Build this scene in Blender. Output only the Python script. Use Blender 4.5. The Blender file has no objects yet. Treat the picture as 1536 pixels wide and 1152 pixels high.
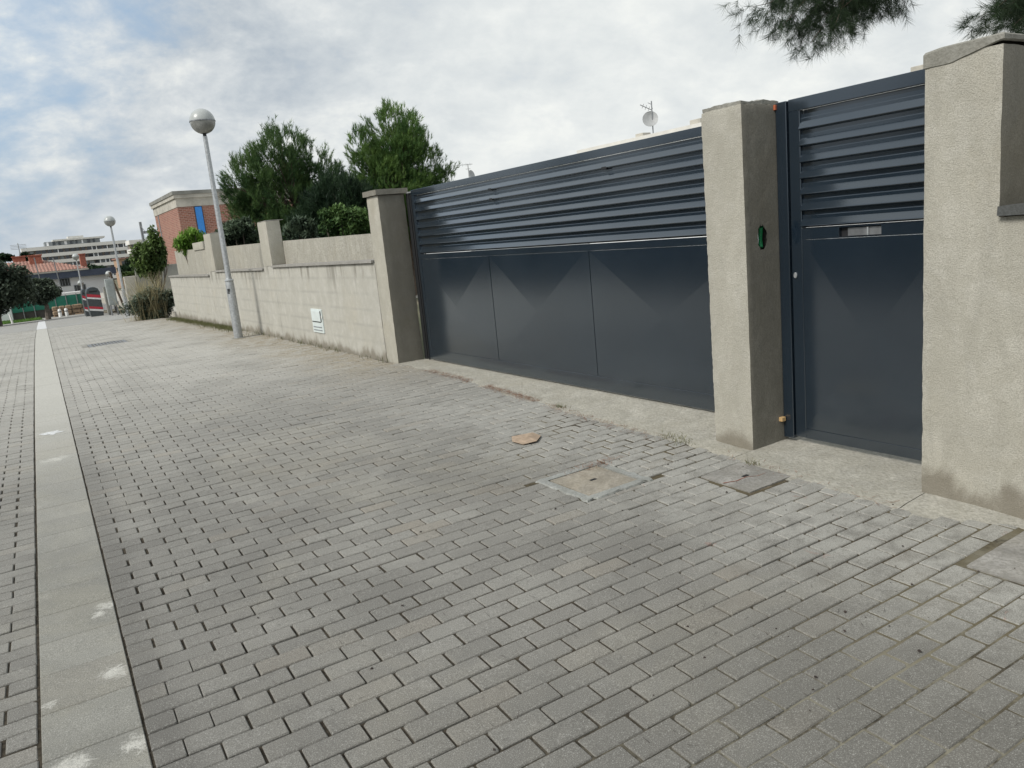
import bpy, math, random
import numpy as np
from mathutils import Vector, Matrix, noise as mnoise

random.seed(7); rng = np.random.default_rng(7)
S = bpy.context.scene
COL = S.collection
rad = math.radians

# ------------------------------------------------------------------ camera
F_PX, PITCH, ROLL, YAW, EYE = 1150.0, rad(11.3), rad(-5.62), rad(32.3), 1.5
fwd = Vector((math.sin(YAW)*math.cos(PITCH), math.cos(YAW)*math.cos(PITCH), -math.sin(PITCH)))
_r = Vector((math.cos(YAW), -math.sin(YAW), 0)); _u = _r.cross(fwd)
RT = math.cos(ROLL)*_r + math.sin(ROLL)*_u
UP = -math.sin(ROLL)*_r + math.cos(ROLL)*_u
CAMP = Vector((0, 0, EYE))
cam = bpy.data.cameras.new('camera'); camo = bpy.data.objects.new('camera', cam); COL.objects.link(camo)
cam.sensor_width = 36; cam.lens = F_PX/1536*36; cam.clip_start = .05; cam.clip_end = 6000
m = Matrix((RT, UP, -fwd)).transposed().to_4x4(); m.translation = CAMP
camo.matrix_world = m
S.camera = camo

def ray(px, py): return fwd + (px-768)/F_PX*RT - (py-576)/F_PX*UP
def atY(px, py, Y): d = ray(px, py); return CAMP + d*(Y/d.y)
def atX(px, py, X): d = ray(px, py); return CAMP + d*(X/d.x)
def proj(P):
    d = Vector(P)-CAMP; z = d.dot(fwd)
    if z < .05: return None
    return 768+F_PX*d.dot(RT)/z, 576-F_PX*d.dot(UP)/z, z

# ------------------------------------------------------------------ world and sun
SUN_EL, SUN_AZ = rad(42), rad(-97)          # azimuth from +Y towards +X
W = bpy.data.worlds.new('World'); S.world = W; W.use_nodes = True
nt = W.node_tree; nt.nodes.clear()
def N(t, typ, **kw):
    n = t.nodes.new(typ)
    for k, v in kw.items():
        if k[0] == '_': n.inputs[k[1:]].default_value = v
        else: setattr(n, k, v)
    return n
def math_n(t, op, a, b=None, c=None, clamp=False):
    n = t.nodes.new('ShaderNodeMath'); n.operation = op; n.use_clamp = clamp
    for i, v in enumerate((a, b, c)):
        if v is None: continue
        if isinstance(v, (int, float)): n.inputs[i].default_value = v
        else: t.links.new(v, n.inputs[i])
    return n.outputs[0]
def mixc(t, f, a, b, mode='MIX'):
    n = t.nodes.new('ShaderNodeMix'); n.data_type = 'RGBA'; n.blend_type = mode
    for i, v in ((0, f), (6, a), (7, b)):
        if isinstance(v, (int, float)): n.inputs[i].default_value = v
        elif isinstance(v, tuple): n.inputs[i].default_value = (*v[:3], 1)
        else: t.links.new(v, n.inputs[i])
    return n.outputs[2]
def ramp(t, f, stops, interp='LINEAR'):
    n = t.nodes.new('ShaderNodeValToRGB'); n.color_ramp.interpolation = interp
    e = n.color_ramp.elements
    while len(e) < len(stops): e.new(.5)
    for i, (p, c) in enumerate(stops):
        e[i].position = p
        if isinstance(c, (int, float)): c = (c, c, c)
        e[i].color = (*c[:3], 1)
    t.links.new(f, n.inputs[0]); return n.outputs[0]
def mapr(t, v, a, b, c=0., d=1., smooth=True):
    n = t.nodes.new('ShaderNodeMapRange')
    if smooth: n.interpolation_type = 'SMOOTHSTEP'
    t.links.new(v, n.inputs[0])
    for i, x in enumerate((a, b, c, d)): n.inputs[i+1].default_value = x
    return n.outputs[0]
def tnoise(t, vec, scale, detail=4, rough=.5, dist=0.):
    n = N(t, 'ShaderNodeTexNoise', _Scale=scale, _Detail=detail, _Roughness=rough, _Distortion=dist)
    if vec is not None: t.links.new(vec, n.inputs['Vector'])
    return n.outputs[0]
def vscale(t, vec, s, off=(0, 0, 0), rot=(0, 0, 0)):
    n = t.nodes.new('ShaderNodeMapping'); n.inputs['Scale'].default_value = s; n.inputs['Location'].default_value = off
    n.inputs['Rotation'].default_value = rot
    t.links.new(vec, n.inputs[0]); return n.outputs[0]

sky = N(nt, 'ShaderNodeTexSky', sky_type='NISHITA', sun_disc=False, sun_elevation=SUN_EL, sun_rotation=SUN_AZ)
sky.air_density = 1.2; sky.dust_density = 2.0
tc = N(nt, 'ShaderNodeTexCoord'); gen = tc.outputs['Generated']
sp = N(nt, 'ShaderNodeSeparateXYZ'); nt.links.new(gen, sp.inputs[0])
zc = math_n(nt, 'MAXIMUM', sp.outputs[2], 0.0)
zz = math_n(nt, 'ADD', zc, 0.55)
cu = math_n(nt, 'DIVIDE', sp.outputs[0], zz); cv = math_n(nt, 'DIVIDE', sp.outputs[1], zz)
cb = N(nt, 'ShaderNodeCombineXYZ'); nt.links.new(cu, cb.inputs[0]); nt.links.new(cv, cb.inputs[1])
cvec = vscale(nt, cb.outputs[0], (1.0, 1.0, 1), (3.1, 1.9, 0), (0, 0, rad(25)))
big = tnoise(nt, vscale(nt, cvec, (.7, .8, 1)), 2.0, 3, .5, .3)
med = tnoise(nt, vscale(nt, cvec, (1.0, 1.15, 1)), 5.6, 7, .62, .2)
fin = tnoise(nt, vscale(nt, cvec, (1.0, 1.1, 1)), 14, 6, .6, .2)
comb = math_n(nt, 'ADD', math_n(nt, 'MULTIPLY', big, .34), math_n(nt, 'ADD', math_n(nt, 'MULTIPLY', med, .42), math_n(nt, 'MULTIPLY', fin, .24)))
cloud = ramp(nt, comb, [(.40, (4.6, 5.25, 5.95)), (.47, (5.9, 6.45, 6.9)), (.53, (7.3, 7.7, 7.9)), (.60, (9.2, 9.4, 9.1))])
# the thin bright veil to the right of the street
g1 = N(nt, 'ShaderNodeVectorMath', operation='DOT_PRODUCT'); nt.links.new(gen, g1.inputs[0])
ga, ge = rad(46), rad(9); g1.inputs[1].default_value = (math.sin(ga)*math.cos(ge), math.cos(ga)*math.cos(ge), math.sin(ge))
glow = mapr(nt, g1.outputs['Value'], .86, 1.0, 0, 1)
cloud = mixc(nt, math_n(nt, 'MULTIPLY', glow, .30), cloud, (9.9, 10.3, 10.1))
# the thinner cloud where blue shows
g2 = N(nt, 'ShaderNodeVectorMath', operation='DOT_PRODUCT'); nt.links.new(gen, g2.inputs[0])
ba, be = rad(-8), rad(20); g2.inputs[1].default_value = (math.sin(ba)*math.cos(be), math.cos(ba)*math.cos(be), math.sin(be))
thin = math_n(nt, 'ADD', math_n(nt, 'MULTIPLY', mapr(nt, g2.outputs['Value'], .90, .995, 0, 1), 1.3), math_n(nt, 'MULTIPLY', math_n(nt, 'SUBTRACT', .5, comb), 5.0))
thin = mapr(nt, thin, .35, 1.5, 0, .72)
skyb = mixc(nt, .6, sky.outputs[0], (4.6, 6.9, 9.8))
hor = mapr(nt, sp.outputs[2], 0, .13, .7, 0)
cloud = mixc(nt, hor, cloud, (5.9, 6.5, 7.1)); 
cloud = mixc(nt, math_n(nt, 'MULTIPLY', glow, .32), cloud, (10.3, 10.4, 9.9))
colr = mixc(nt, thin, cloud, skyb)
bg = N(nt, 'ShaderNodeBackground'); bg.inputs['Strength'].default_value = .074
nt.links.new(colr, bg.inputs[0]); wo = N(nt, 'ShaderNodeOutputWorld'); nt.links.new(bg.outputs[0], wo.inputs[0])

sun = bpy.data.lights.new('sun', 'SUN'); sun.energy = 2.5; sun.angle = rad(22); sun.color = (1, .96, .9)
suno = bpy.data.objects.new('sun', sun); COL.objects.link(suno); suno.location = (0, 0, 20)
sd = Vector((math.sin(SUN_AZ)*math.cos(SUN_EL), math.cos(SUN_AZ)*math.cos(SUN_EL), math.sin(SUN_EL)))
suno.rotation_euler = sd.to_track_quat('Z', 'Y').to_euler()
vs = S.view_settings; vs.view_transform = 'Standard'; vs.look = 'None'; vs.gamma = 1; vs.exposure = 0.36; vs.use_curve_mapping = False

# ------------------------------------------------------------------ terrain heights
PY = [-60, -5, 1.5, 3.1, 8.3, 15, 22, 34, 45, 57, 80, 120, 200, 3000]
PZ = [-1.6, -.16, -.04, 0, .08, .09, .02, -.35, -.75, -1.18, -1.9, -2.6, -3, -3]
def gz(y): return float(np.interp(y, PY, PZ))
K0, KS = -.268, .0275                      # kerb line x = K0 + KS*y (its left edge)

# ------------------------------------------------------------------ helpers
def tag(o, label=None, cat=None, group=None, kind=None):
    if label: o['label'] = label
    if cat: o['category'] = cat
    if group: o['group'] = group
    if kind: o['kind'] = kind
    return o
def empty(name, loc, label=None, cat=None, group=None, kind=None):
    o = bpy.data.objects.new(name, None); COL.objects.link(o); o.location = loc; o.empty_display_size = .2
    return tag(o, label, cat, group, kind)
def setparent(o, p):
    o.parent = p
    ml = Matrix.Translation(p.location)
    q = p.parent
    # parent chain built with inverses so every mesh is authored in world space
    o.matrix_parent_inverse = WM.get(p.name, ml).inverted()
WM = {}
def link(name, me, mat, parent=None):
    o = bpy.data.objects.new(name, me); COL.objects.link(o)
    if mat is not None and not me.materials: me.materials.append(mat)
    if parent is not None:
        o.parent = parent
        o.matrix_parent_inverse = (Matrix.Translation(parent.location) if parent.type == 'EMPTY' else Matrix.Identity(4)).inverted()
    return o
def reg(*a): pass

class MB:
    def __init__(s): s.v = []; s.f = []; s.sm = []
    def add(s, vs, fs, smooth=False):
        b = len(s.v); s.v += [tuple(p) for p in vs]; s.f += [tuple(b+i for i in f) for f in fs]; s.sm += [smooth]*len(fs); return s
    def box(s, x0, x1, y0, y1, z0, z1, M=None):
        vs = [Vector(p) for p in ((x0,y0,z0),(x1,y0,z0),(x1,y1,z0),(x0,y1,z0),(x0,y0,z1),(x1,y0,z1),(x1,y1,z1),(x0,y1,z1))]
        if M is not None: vs = [M @ p for p in vs]
        return s.add(vs, [(0,3,2,1),(4,5,6,7),(0,1,5,4),(1,2,6,5),(2,3,7,6),(3,0,4,7)])
    def bbox(s, x0, x1, y0, y1, z0, z1, b=.004, M=None):
        # box with chamfered edges
        vs = []; idx = {}
        for i, (x, sx) in enumerate(((x0, 1), (x1, -1))):
            for j, (y, sy) in enumerate(((y0, 1), (y1, -1))):
                for k, (z, sz) in enumerate(((z0, 1), (z1, -1))):
                    idx[i,j,k,0] = len(vs); vs.append(Vector((x, y+sy*b, z+sz*b)))
                    idx[i,j,k,1] = len(vs); vs.append(Vector((x+sx*b, y, z+sz*b)))
                    idx[i,j,k,2] = len(vs); vs.append(Vector((x+sx*b, y+sy*b, z)))
        fs = []
        for i in (0,1): fs.append([idx[i,0,0,0], idx[i,1,0,0], idx[i,1,1,0], idx[i,0,1,0]])
        for j in (0,1): fs.append([idx[0,j,0,1], idx[1,j,0,1], idx[1,j,1,1], idx[0,j,1,1]])
        for k in (0,1): fs.append([idx[0,0,k,2], idx[1,0,k,2], idx[1,1,k,2], idx[0,1,k,2]])
        for i in (0,1):
            for j in (0,1): fs.append([idx[i,j,0,0], idx[i,j,1,0], idx[i,j,1,1], idx[i,j,0,1]])
            for k in (0,1): fs.append([idx[i,0,k,0], idx[i,1,k,0], idx[i,1,k,2], idx[i,0,k,2]])
        for j in (0,1):
            for k in (0,1): fs.append([idx[0,j,k,1], idx[1,j,k,1], idx[1,j,k,2], idx[0,j,k,2]])
        for i in (0,1):
            for j in (0,1):
                for k in (0,1): fs.append([idx[i,j,k,0], idx[i,j,k,1], idx[i,j,k,2]])
        c = Vector(((x0+x1)/2, (y0+y1)/2, (z0+z1)/2))
        out = []
        for f in fs:
            p = [vs[q] for q in f]; n = (p[1]-p[0]).cross(p[2]-p[0]); mid = sum(p, Vector())/len(p)
            out.append(f if n.dot(mid-c) > 0 else f[::-1])
        if M is not None: vs = [M @ p for p in vs]
        return s.add(vs, out)
    def tube(s, pts, r, n=10, cap=True, smooth=True):
        pts = [Vector(p) for p in pts]; R = r if isinstance(r, (list, tuple)) else [r]*len(pts)
        b = []; prev = None
        for i, p in enumerate(pts):
            d = (pts[min(i+1, len(pts)-1)]-pts[max(i-1, 0)]).normalized()
            a = prev if prev is not None else (Vector((1,0,0)) if abs(d.x) < .8 else Vector((0,1,0)))
            a = (a - d*a.dot(d)).normalized(); prev = a; c = d.cross(a)
            b += [p + R[i]*(math.cos(2*math.pi*k/n)*a+math.sin(2*math.pi*k/n)*c) for k in range(n)]
        fs = [(i*n+k, i*n+(k+1)%n, (i+1)*n+(k+1)%n, (i+1)*n+k) for i in range(len(pts)-1) for k in range(n)]
        s.add(b, fs, smooth)
        if cap:
            base = len(s.v)-len(b)
            s.f += [tuple(base+k for k in reversed(range(n))), tuple(base+(len(pts)-1)*n+k for k in range(n))]; s.sm += [False]*2
        return s
    def lathe(s, prof, c, n=24, smooth=True):
        b = []; fs = []
        for r, z in prof: b += [(c[0]+r*math.cos(2*math.pi*k/n), c[1]+r*math.sin(2*math.pi*k/n), c[2]+z) for k in range(n)]
        for i in range(len(prof)-1):
            for k in range(n): fs.append((i*n+k, i*n+(k+1)%n, (i+1)*n+(k+1)%n, (i+1)*n+k))
        return s.add(b, fs, smooth)
    def prism(s, poly, axis, a, b_):
        # poly: list of 2D pts, extruded along axis 0/1/2 from a to b_
        def P(p, t):
            if axis == 0: return (t, p[0], p[1])
            if axis == 1: return (p[0], t, p[1])
            return (p[0], p[1], t)
        n = len(poly); vs = [P(p, a) for p in poly]+[P(p, b_) for p in poly]
        fs = [(k, (k+1)%n, n+(k+1)%n, n+k) for k in range(n)]+[tuple(reversed(range(n))), tuple(range(n, 2*n))]
        return s.add(vs, fs)
    def mesh(s, name):
        me = bpy.data.meshes.new(name); me.from_pydata(s.v, [], s.f); me.validate(); 
        if any(s.sm) and len(me.polygons) == len(s.sm): me.polygons.foreach_set('use_smooth', s.sm)
        me.update()
        if any(s.sm): me.set_sharp_from_angle(angle=rad(38))
        return me
    def fix(s, me):
        import bmesh
        bm = bmesh.new(); bm.from_mesh(me); bmesh.ops.recalc_face_normals(bm, faces=bm.faces); bm.to_mesh(me); bm.free(); return me
    def build(s, name, mat, parent=None, fixn=True):
        me = s.mesh(name)
        if fixn: s.fix(me)
        return link(name, me, mat, parent)

def npmesh(name, V, Fc, mat, parent=None, tone=None, tonev=None):
    """V (n,3), Fc (m,k) numpy arrays"""
    me = bpy.data.meshes.new(name); V = np.asarray(V, np.float32); Fc = np.asarray(Fc, np.int32)
    me.vertices.add(len(V)); me.vertices.foreach_set('co', V.ravel())
    k = Fc.shape[1]; me.loops.add(Fc.size); me.loops.foreach_set('vertex_index', Fc.ravel())
    me.polygons.add(len(Fc)); me.polygons.foreach_set('loop_start', np.arange(0, Fc.size, k, dtype=np.int32))
    me.update(calc_edges=True)
    me.polygons.foreach_set('use_smooth', [False]*len(Fc))
    if tone is not None:
        a = me.attributes.new('tone', 'FLOAT', 'FACE'); a.data.foreach_set('value', np.asarray(tone, np.float32))
    if tonev is not None:
        a = me.attributes.new('tone', 'FLOAT', 'POINT'); a.data.foreach_set('value', np.asarray(tonev, np.float32))
    return link(name, me, mat, parent)

def rough_box(x0, x1, y0, y1, z0, z1, step=.06, amp=.002, seed=0., hole=None, topamp=0., scale=9., edge=.006, notop=False, noedge=(), XYZ=None):
    """closed box of small quads whose corners are nudged by noise: trowelled render with soft uneven edges"""
    def lin(a, b): n = max(1, int(round((b-a)/step))); return np.linspace(a, b, n+1)
    X, Y, Z = lin(x0, x1), lin(y0, y1), lin(z0, z1)
    if XYZ: X = XYZ[0] if XYZ[0] is not None else X; Z = XYZ[1] if XYZ[1] is not None else Z
    vid = {}; vs = []; fs = []
    def V(i, j, k):
        key = (i, j, k)
        if key in vid: return vid[key]
        p = Vector((X[i], Y[j], Z[k])); q = p*scale+Vector((seed, seed*1.7, 0))
        d = mnoise.noise_vector(q)*amp + mnoise.noise_vector(q*4)*amp*.5
        kk = 5 if ((k == 0 and 'bot' in noedge) or (k == len(Z)-1 and 'top' in noedge)) else k
        ex = (i in (0, len(X)-1)) + (j in (0, len(Y)-1)) + (kk in (0, len(Z)-1))
        if ex >= 2:
            c = Vector(((x0+x1)/2, (y0+y1)/2, (z0+z1)/2)); t = p-c
            for a, (n, ii, L) in enumerate(((len(X), i, X), (len(Y), j, Y), (len(Z), kk, Z))):
                if ii in (0, n-1): d[a] -= math.copysign(edge*(.5+.9*abs(mnoise.noise(q*2.3))), t[a])
        if k == len(Z)-1 and topamp: d.z += (mnoise.noise(q*1.5)+.6*mnoise.noise(q*5))*topamp
        vs.append(p+d); vid[key] = len(vs)-1; return len(vs)-1
    nx, ny, nz = len(X)-1, len(Y)-1, len(Z)-1
    hq = []
    for i in range(nx):
        for j in range(ny):
            fs.append((V(i,j,0), V(i,j+1,0), V(i+1,j+1,0), V(i+1,j,0)))
            if not notop: fs.append((V(i,j,nz), V(i+1,j,nz), V(i+1,j+1,nz), V(i,j+1,nz)))
    for i in range(nx):
        for k in range(nz):
            f = (V(i,0,k), V(i+1,0,k), V(i+1,0,k+1), V(i,0,k+1))
            if hole and hole(sum(X[i:i+2])/2, sum(Z[k:k+2])/2): pass
            else: fs.append(f)
            fs.append((V(i,ny,k), V(i,ny,k+1), V(i+1,ny,k+1), V(i+1,ny,k)))
    for j in range(ny):
        for k in range(nz):
            fs.append((V(0,j,k), V(0,j,k+1), V(0,j+1,k+1), V(0,j+1,k)))
            fs.append((V(nx,j,k), V(nx,j+1,k), V(nx,j+1,k+1), V(nx,j,k+1)))
    b = MB(); b.add(vs, fs, True); return b

# ------------------------------------------------------------------ materials
def mat(name):
    m = bpy.data.materials.new(name); m.use_nodes = True; t = m.node_tree
    b = t.nodes['Principled BSDF']; return m, t, b
def simple(name, col, rough=.6, metal=0., spec=.5, var=.12, scale=8., bump=0., bscale=60.):
    m, t, b = mat(name); g = N(t, 'ShaderNodeNewGeometry').outputs['Position']
    n = tnoise(t, g, scale, 5, .6)
    c = mixc(t, mapr(t, n, .3, .7), tuple(x*(1-var) for x in col), tuple(min(1, x*(1+var)) for x in col))
    t.links.new(c, b.inputs['Base Color']); b.inputs['Roughness'].default_value = rough; b.inputs['Metallic'].default_value = metal
    b.inputs['Specular IOR Level'].default_value = spec
    if bump:
        bn = N(t, 'ShaderNodeBump'); bn.inputs['Strength'].default_value = bump; bn.inputs['Distance'].default_value = .01
        t.links.new(tnoise(t, g, bscale, 4, .6), bn.inputs['Height']); t.links.new(bn.outputs[0], b.inputs['Normal'])
    return m

def plaster(name, base, streak=.25, grain=170., gstr=.5, damp=None, drip=None, warm=.0, blocks=False, relief=.004):
    m, t, b = mat(name); g = N(t, 'ShaderNodeNewGeometry').outputs['Position']
    s = N(t, 'ShaderNodeSeparateXYZ'); t.links.new(g, s.inputs[0])
    st = tnoise(t, vscale(t, g, (5.5, 5.5, 1.5)), 1.0, 6, .7, .8)
    bl = tnoise(t, g, 1.6, 5, .6, .5)
    gr = tnoise(t, g, grain, 3, .7); gr2 = tnoise(t, g, 38, 4, .65)
    lo = tuple(x*(1-streak) for x in base); hi = tuple(min(.8, x*(1+streak*.55)) for x in base)
    c = mixc(t, mapr(t, st, .25, .75), lo, hi)
    tan = (base[0]*.96, base[1]*.88, base[2]*.74)
    c = mixc(t, mapr(t, bl, .50, .80, 0, .38+warm), c, tan)
    c = mixc(t, mapr(t, gr, .36, .60, .5, 0), c, (base[0]*.5, base[1]*.5, base[2]*.47))
    c = mixc(t, mapr(t, tnoise(t, g, 6.5, 6, .7, .6), .42, .66, .34, 0), c, (base[0]*.66, base[1]*.65, base[2]*.60))
    c = mixc(t, mapr(t, gr2, .58, .75, 0, .25), c, hi)
    if blocks:   # faint course lines of the blockwork showing through the render
        zf = math_n(t, 'FRACT', math_n(t, 'DIVIDE', s.outputs[2], .2))
        l = mapr(t, math_n(t, 'ABSOLUTE', math_n(t, 'SUBTRACT', zf, .5)), .0, .17, 1, 0)
        l = math_n(t, 'MULTIPLY', l, mapr(t, tnoise(t, g, 2.3, 3), .36, .60, .06, .42))
        c = mixc(t, l, c, tuple(x*.6 for x in base))
    if drip:     # dark runs of dirt under the sills
        dn = tnoise(t, vscale(t, g, (1, 2.6, .25)), 2.2, 4, .6)
        top = mapr(t, s.outputs[2], drip-.42, drip-.02, 0, 1)
        k = math_n(t, 'MULTIPLY', top, mapr(t, math_n(t, 'ADD', dn, math_n(t, 'MULTIPLY', top, .10)),   .58, .72, 0, .55))
        c = mixc(t, k, c, (.14, .13, .105))
    if damp is not None:  # splash line at the foot
        dn = tnoise(t, vscale(t, g, (1, 1, .6)), 3.2, 5, .65, .4)
        k = mapr(t, math_n(t, 'ADD', math_n(t, 'SUBTRACT', s.outputs[2], damp), math_n(t, 'MULTIPLY', math_n(t, 'SUBTRACT', dn, .5), -.45)), .05, .17, .72, 0)
        c = mixc(t, k, c, (.17, .15, .115))
    t.links.new(c, b.inputs['Base Color']); b.inputs['Roughness'].default_value = .93; b.inputs['Specular IOR Level'].default_value = .2
    bn = N(t, 'ShaderNodeBump'); bn.inputs['Strength'].default_value = gstr; bn.inputs['Distance'].default_value = relief
    h = math_n(t, 'ADD', gr, math_n(t, 'ADD', math_n(t, 'MULTIPLY', gr2, .9), math_n(t, 'MULTIPLY', tnoise(t, vscale(t, g, (60, 60, 22)), 1.0, 3, .6), .5)))
    t.links.new(h, bn.inputs['Height']); t.links.new(bn.outputs[0], b.inputs['Normal'])
    return m

M = {}
PC = (.485, .468, .41)
M['plaster'] = plaster('rough_grey_render', PC, .15, 150, 1.0, relief=.0046, damp=-.06)
M['plaster_wall'] = plaster('brushed_wall_render', (.515, .505, .46), .15, 170, .5, damp=.06, drip=1.25, blocks=True)
M['cement'] = plaster('shaded_cement_render', (.225, .215, .185), .16, 150, .5)  # smooth cement, with the shade of the pillar sides put into its colour
M['capcement'] = plaster('cement_cap', (.25, .24, .21), .2, 90, .7)
M['mortar'] = plaster('mortar', (.30, .295, .265), .25, 60, 1.0)
M['concrete'] = plaster('concrete', (.44, .425, .375), .24, 50, 1.2, relief=.006)
M['sill'] = plaster('sill_concrete', (.36, .35, .33), .25, 100, .5)
M['darksill'] = plaster('dark_sill_stone', (.10, .105, .105), .2, 100, .5)

def paver_material(name, base_lo, base_hi, tan=True):
    m, t, b = mat(name); g = N(t, 'ShaderNodeNewGeometry').outputs['Position']
    s = N(t, 'ShaderNodeSeparateXYZ'); t.links.new(g, s.inputs[0])
    at = N(t, 'ShaderNodeAttribute', attribute_name='tone').outputs['Fac']
    oi = N(t, 'ShaderNodeObjectInfo').outputs['Random']
    tone = at
    c = mixc(t, tone, base_lo, base_hi)
    hue = math_n(t, 'FRACT', math_n(t, 'MULTIPLY', at, 17.31))
    c = mixc(t, mapr(t, hue, .88, .99, 0, .45), c, (base_hi[0]*1.08, base_hi[1]*.96, base_hi[2]*.83))
    c = mixc(t, mapr(t, hue, .0, .12, .4, 0), c, tuple(x*.72 for x in base_lo))
    # cloudy soiling across many pavers
    n1 = tnoise(t, g, .9, 5, .6, .6); n2 = tnoise(t, g, 5.5, 5, .65)
    c = mixc(t, mapr(t, n1, .38, .66, .5, 0), c, tuple(x*.55 for x in base_lo))
    c = mixc(t, mapr(t, tnoise(t, vscale(t, g, (1, 1, 1), (4, 9, 0)), .55, 6, .65, .8), .5, .68, 0, .35), c, (base_hi[0]*1.25, base_hi[1]*1.2, base_hi[2]*1.08))
    c = mixc(t, mapr(t, n2, .55, .78, 0, .38), c, tuple(min(.6, x*1.3) for x in base_hi))
    c = mixc(t, mapr(t, tnoise(t, g, 13, 4, .6, .8), .62, .74, 0, .45), c, tuple(x*.6 for x in base_lo))
    # pale dust of the driven-on stretch beyond the gate
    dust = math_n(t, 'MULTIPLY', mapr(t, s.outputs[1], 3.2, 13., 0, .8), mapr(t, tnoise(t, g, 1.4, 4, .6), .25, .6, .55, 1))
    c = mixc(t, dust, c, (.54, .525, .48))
    if tan:
        gu = math_n(t, 'SUBTRACT', s.outputs[0], math_n(t, 'MULTIPLY', s.outputs[1], KS))
        k = math_n(t, 'MULTIPLY', mapr(t, math_n(t, 'ADD', gu, math_n(t, 'MULTIPLY', tnoise(t, g, 4, 4, .6), .16)), .16, .30, 1, 0), mapr(t, gu, -.0, .03, 0, 1))
        c = mixc(t, math_n(t, 'MULTIPLY', k, mapr(t, s.outputs[1], 3., 9., .55, .08)), c, (.11, .105, .095))
        d = mapr(t, math_n(t, 'SUBTRACT', s.outputs[0], math_n(t, 'MULTIPLY', tnoise(t, g, 1.1, 5, .6), 1.4)), 1.7, 2.9, 0, 1)
        d = math_n(t, 'MULTIPLY', d, mapr(t, s.outputs[1], 6., 9.5, 0, 1))
        d = math_n(t, 'MULTIPLY', d, mapr(t, tnoise(t, g, 6, 5, .7), .34, .6, .1, .85))
        c = mixc(t, d, c, (.30, .255, .18))
        # darker, browner tone towards the near right
        w_ = math_n(t, 'MULTIPLY', mapr(t, math_n(t, 'ADD', s.outputs[0], math_n(t, 'MULTIPLY', tnoise(t, g, 1.6, 5, .65), 1.2)), 1.2, 2.6), mapr(t, s.outputs[1], 2.5, 1.5, 0, .5))
        c = mixc(t, w_, c, (.13, .125, .108))
        # cement smear and red dust near the small gate
        e = math_n(t, 'MULTIPLY', mapr(t, math_n(t, 'SUBTRACT', s.outputs[0], math_n(t, 'MULTIPLY', tnoise(t, g, 2.5, 5, .6), 1.2)), 1.55, 2.5, 0, 1), mapr(t, s.outputs[1], 7.5, 5.5, 0, .75))
        e = math_n(t, 'MULTIPLY', e, mapr(t, tnoise(t, g, 9, 5, .7), .3, .6, .25, 1))
        c = mixc(t, e, c, (.43, .425, .39))
        r = math_n(t, 'MULTIPLY', mapr(t, tnoise(t, g, 7.5, 4, .6, 1.2), .66, .74, 0, .45), mapr(t, s.outputs[0], 1.9, 2.6, 0, 1))
        c = mixc(t, math_n(t, 'MULTIPLY', r, mapr(t, s.outputs[1], 4.4, 3.4, 0, 1)), c, (.32, .17, .13))
    if not tan:   # dried plaster splashes and beige wear on the strip
        wn = tnoise(t, g, 17, 6, .75, 1.2); acc = None
        for px_, py_, r_ in ((158, 912, .05), (172, 1010, .055), (76, 1058, .03), (202, 1112, .05), (100, 1146, .06), (150, 925, .04), (86, 700, .10)):
            d_ = ray(px_, py_); P_ = CAMP+d_*((gz(3)-EYE)/d_.z)
            sub = N(t, 'ShaderNodeVectorMath', operation='DISTANCE'); t.links.new(g, sub.inputs[0]); sub.inputs[1].default_value = (P_.x, P_.y, gz(P_.y))
            dd = math_n(t, 'ADD', sub.outputs['Value'], math_n(t, 'MULTIPLY', math_n(t, 'SUBTRACT', wn, .5), r_*4.2))
            k_ = mapr(t, dd, r_*.25, r_*1.15, .8, 0)
            acc = k_ if acc is None else math_n(t, 'MAXIMUM', acc, k_)
        c = mixc(t, mapr(t, tnoise(t, vscale(t, g, (1, 1, 1), (7, 3, 0)), 2.2, 5, .6), .45, .68, 0, .5), c, (.31, .295, .24))
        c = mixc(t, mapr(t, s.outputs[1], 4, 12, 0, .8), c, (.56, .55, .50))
        c = mixc(t, acc, c, (.60, .59, .54))
    # aggregate grain, pits, light specks
    gr = tnoise(t, g, 260, 3, .75); gr2 = tnoise(t, g, 90, 4, .7)
    c = mixc(t, mapr(t, gr, .34, .56, .6, 0), c, tuple(x*.40 for x in base_lo))
    c = mixc(t, mapr(t, gr, .55, .68, 0, .6), c, (.52, .52, .49))
    c = mixc(t, mapr(t, gr2, .54, .70, 0, .42), c, tuple(x*.55 for x in base_lo))
    vo = N(t, 'ShaderNodeTexVoronoi', _Scale=34.); t.links.new(g, vo.inputs['Vector'])
    pk = math_n(t, 'MULTIPLY', mapr(t, vo.outputs['Distance'], .0, .13, 1, 0), mapr(t, tnoise(t, g, 3.1, 3), .5, .62))
    c = mixc(t, math_n(t, 'MULTIPLY', pk, .8), c, (.03, .028, .025))
    t.links.new(c, b.inputs['Base Color'])
    b.inputs['Roughness'].default_value = .82; b.inputs['Specular IOR Level'].default_value = .35
    bn = N(t, 'ShaderNodeBump'); bn.inputs['Strength'].default_value = .75; bn.inputs['Distance'].default_value = .0022
    t.links.new(math_n(t, 'ADD', gr, math_n(t, 'ADD', gr2, math_n(t, 'MULTIPLY', n2, 1.5))), bn.inputs['Height']); t.links.new(bn.outputs[0], b.inputs['Normal'])
    return m
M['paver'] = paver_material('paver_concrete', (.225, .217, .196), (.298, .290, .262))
M['slab'] = paver_material('kerb_slab_concrete', (.255, .252, .225), (.32, .314, .28), tan=False)

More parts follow.
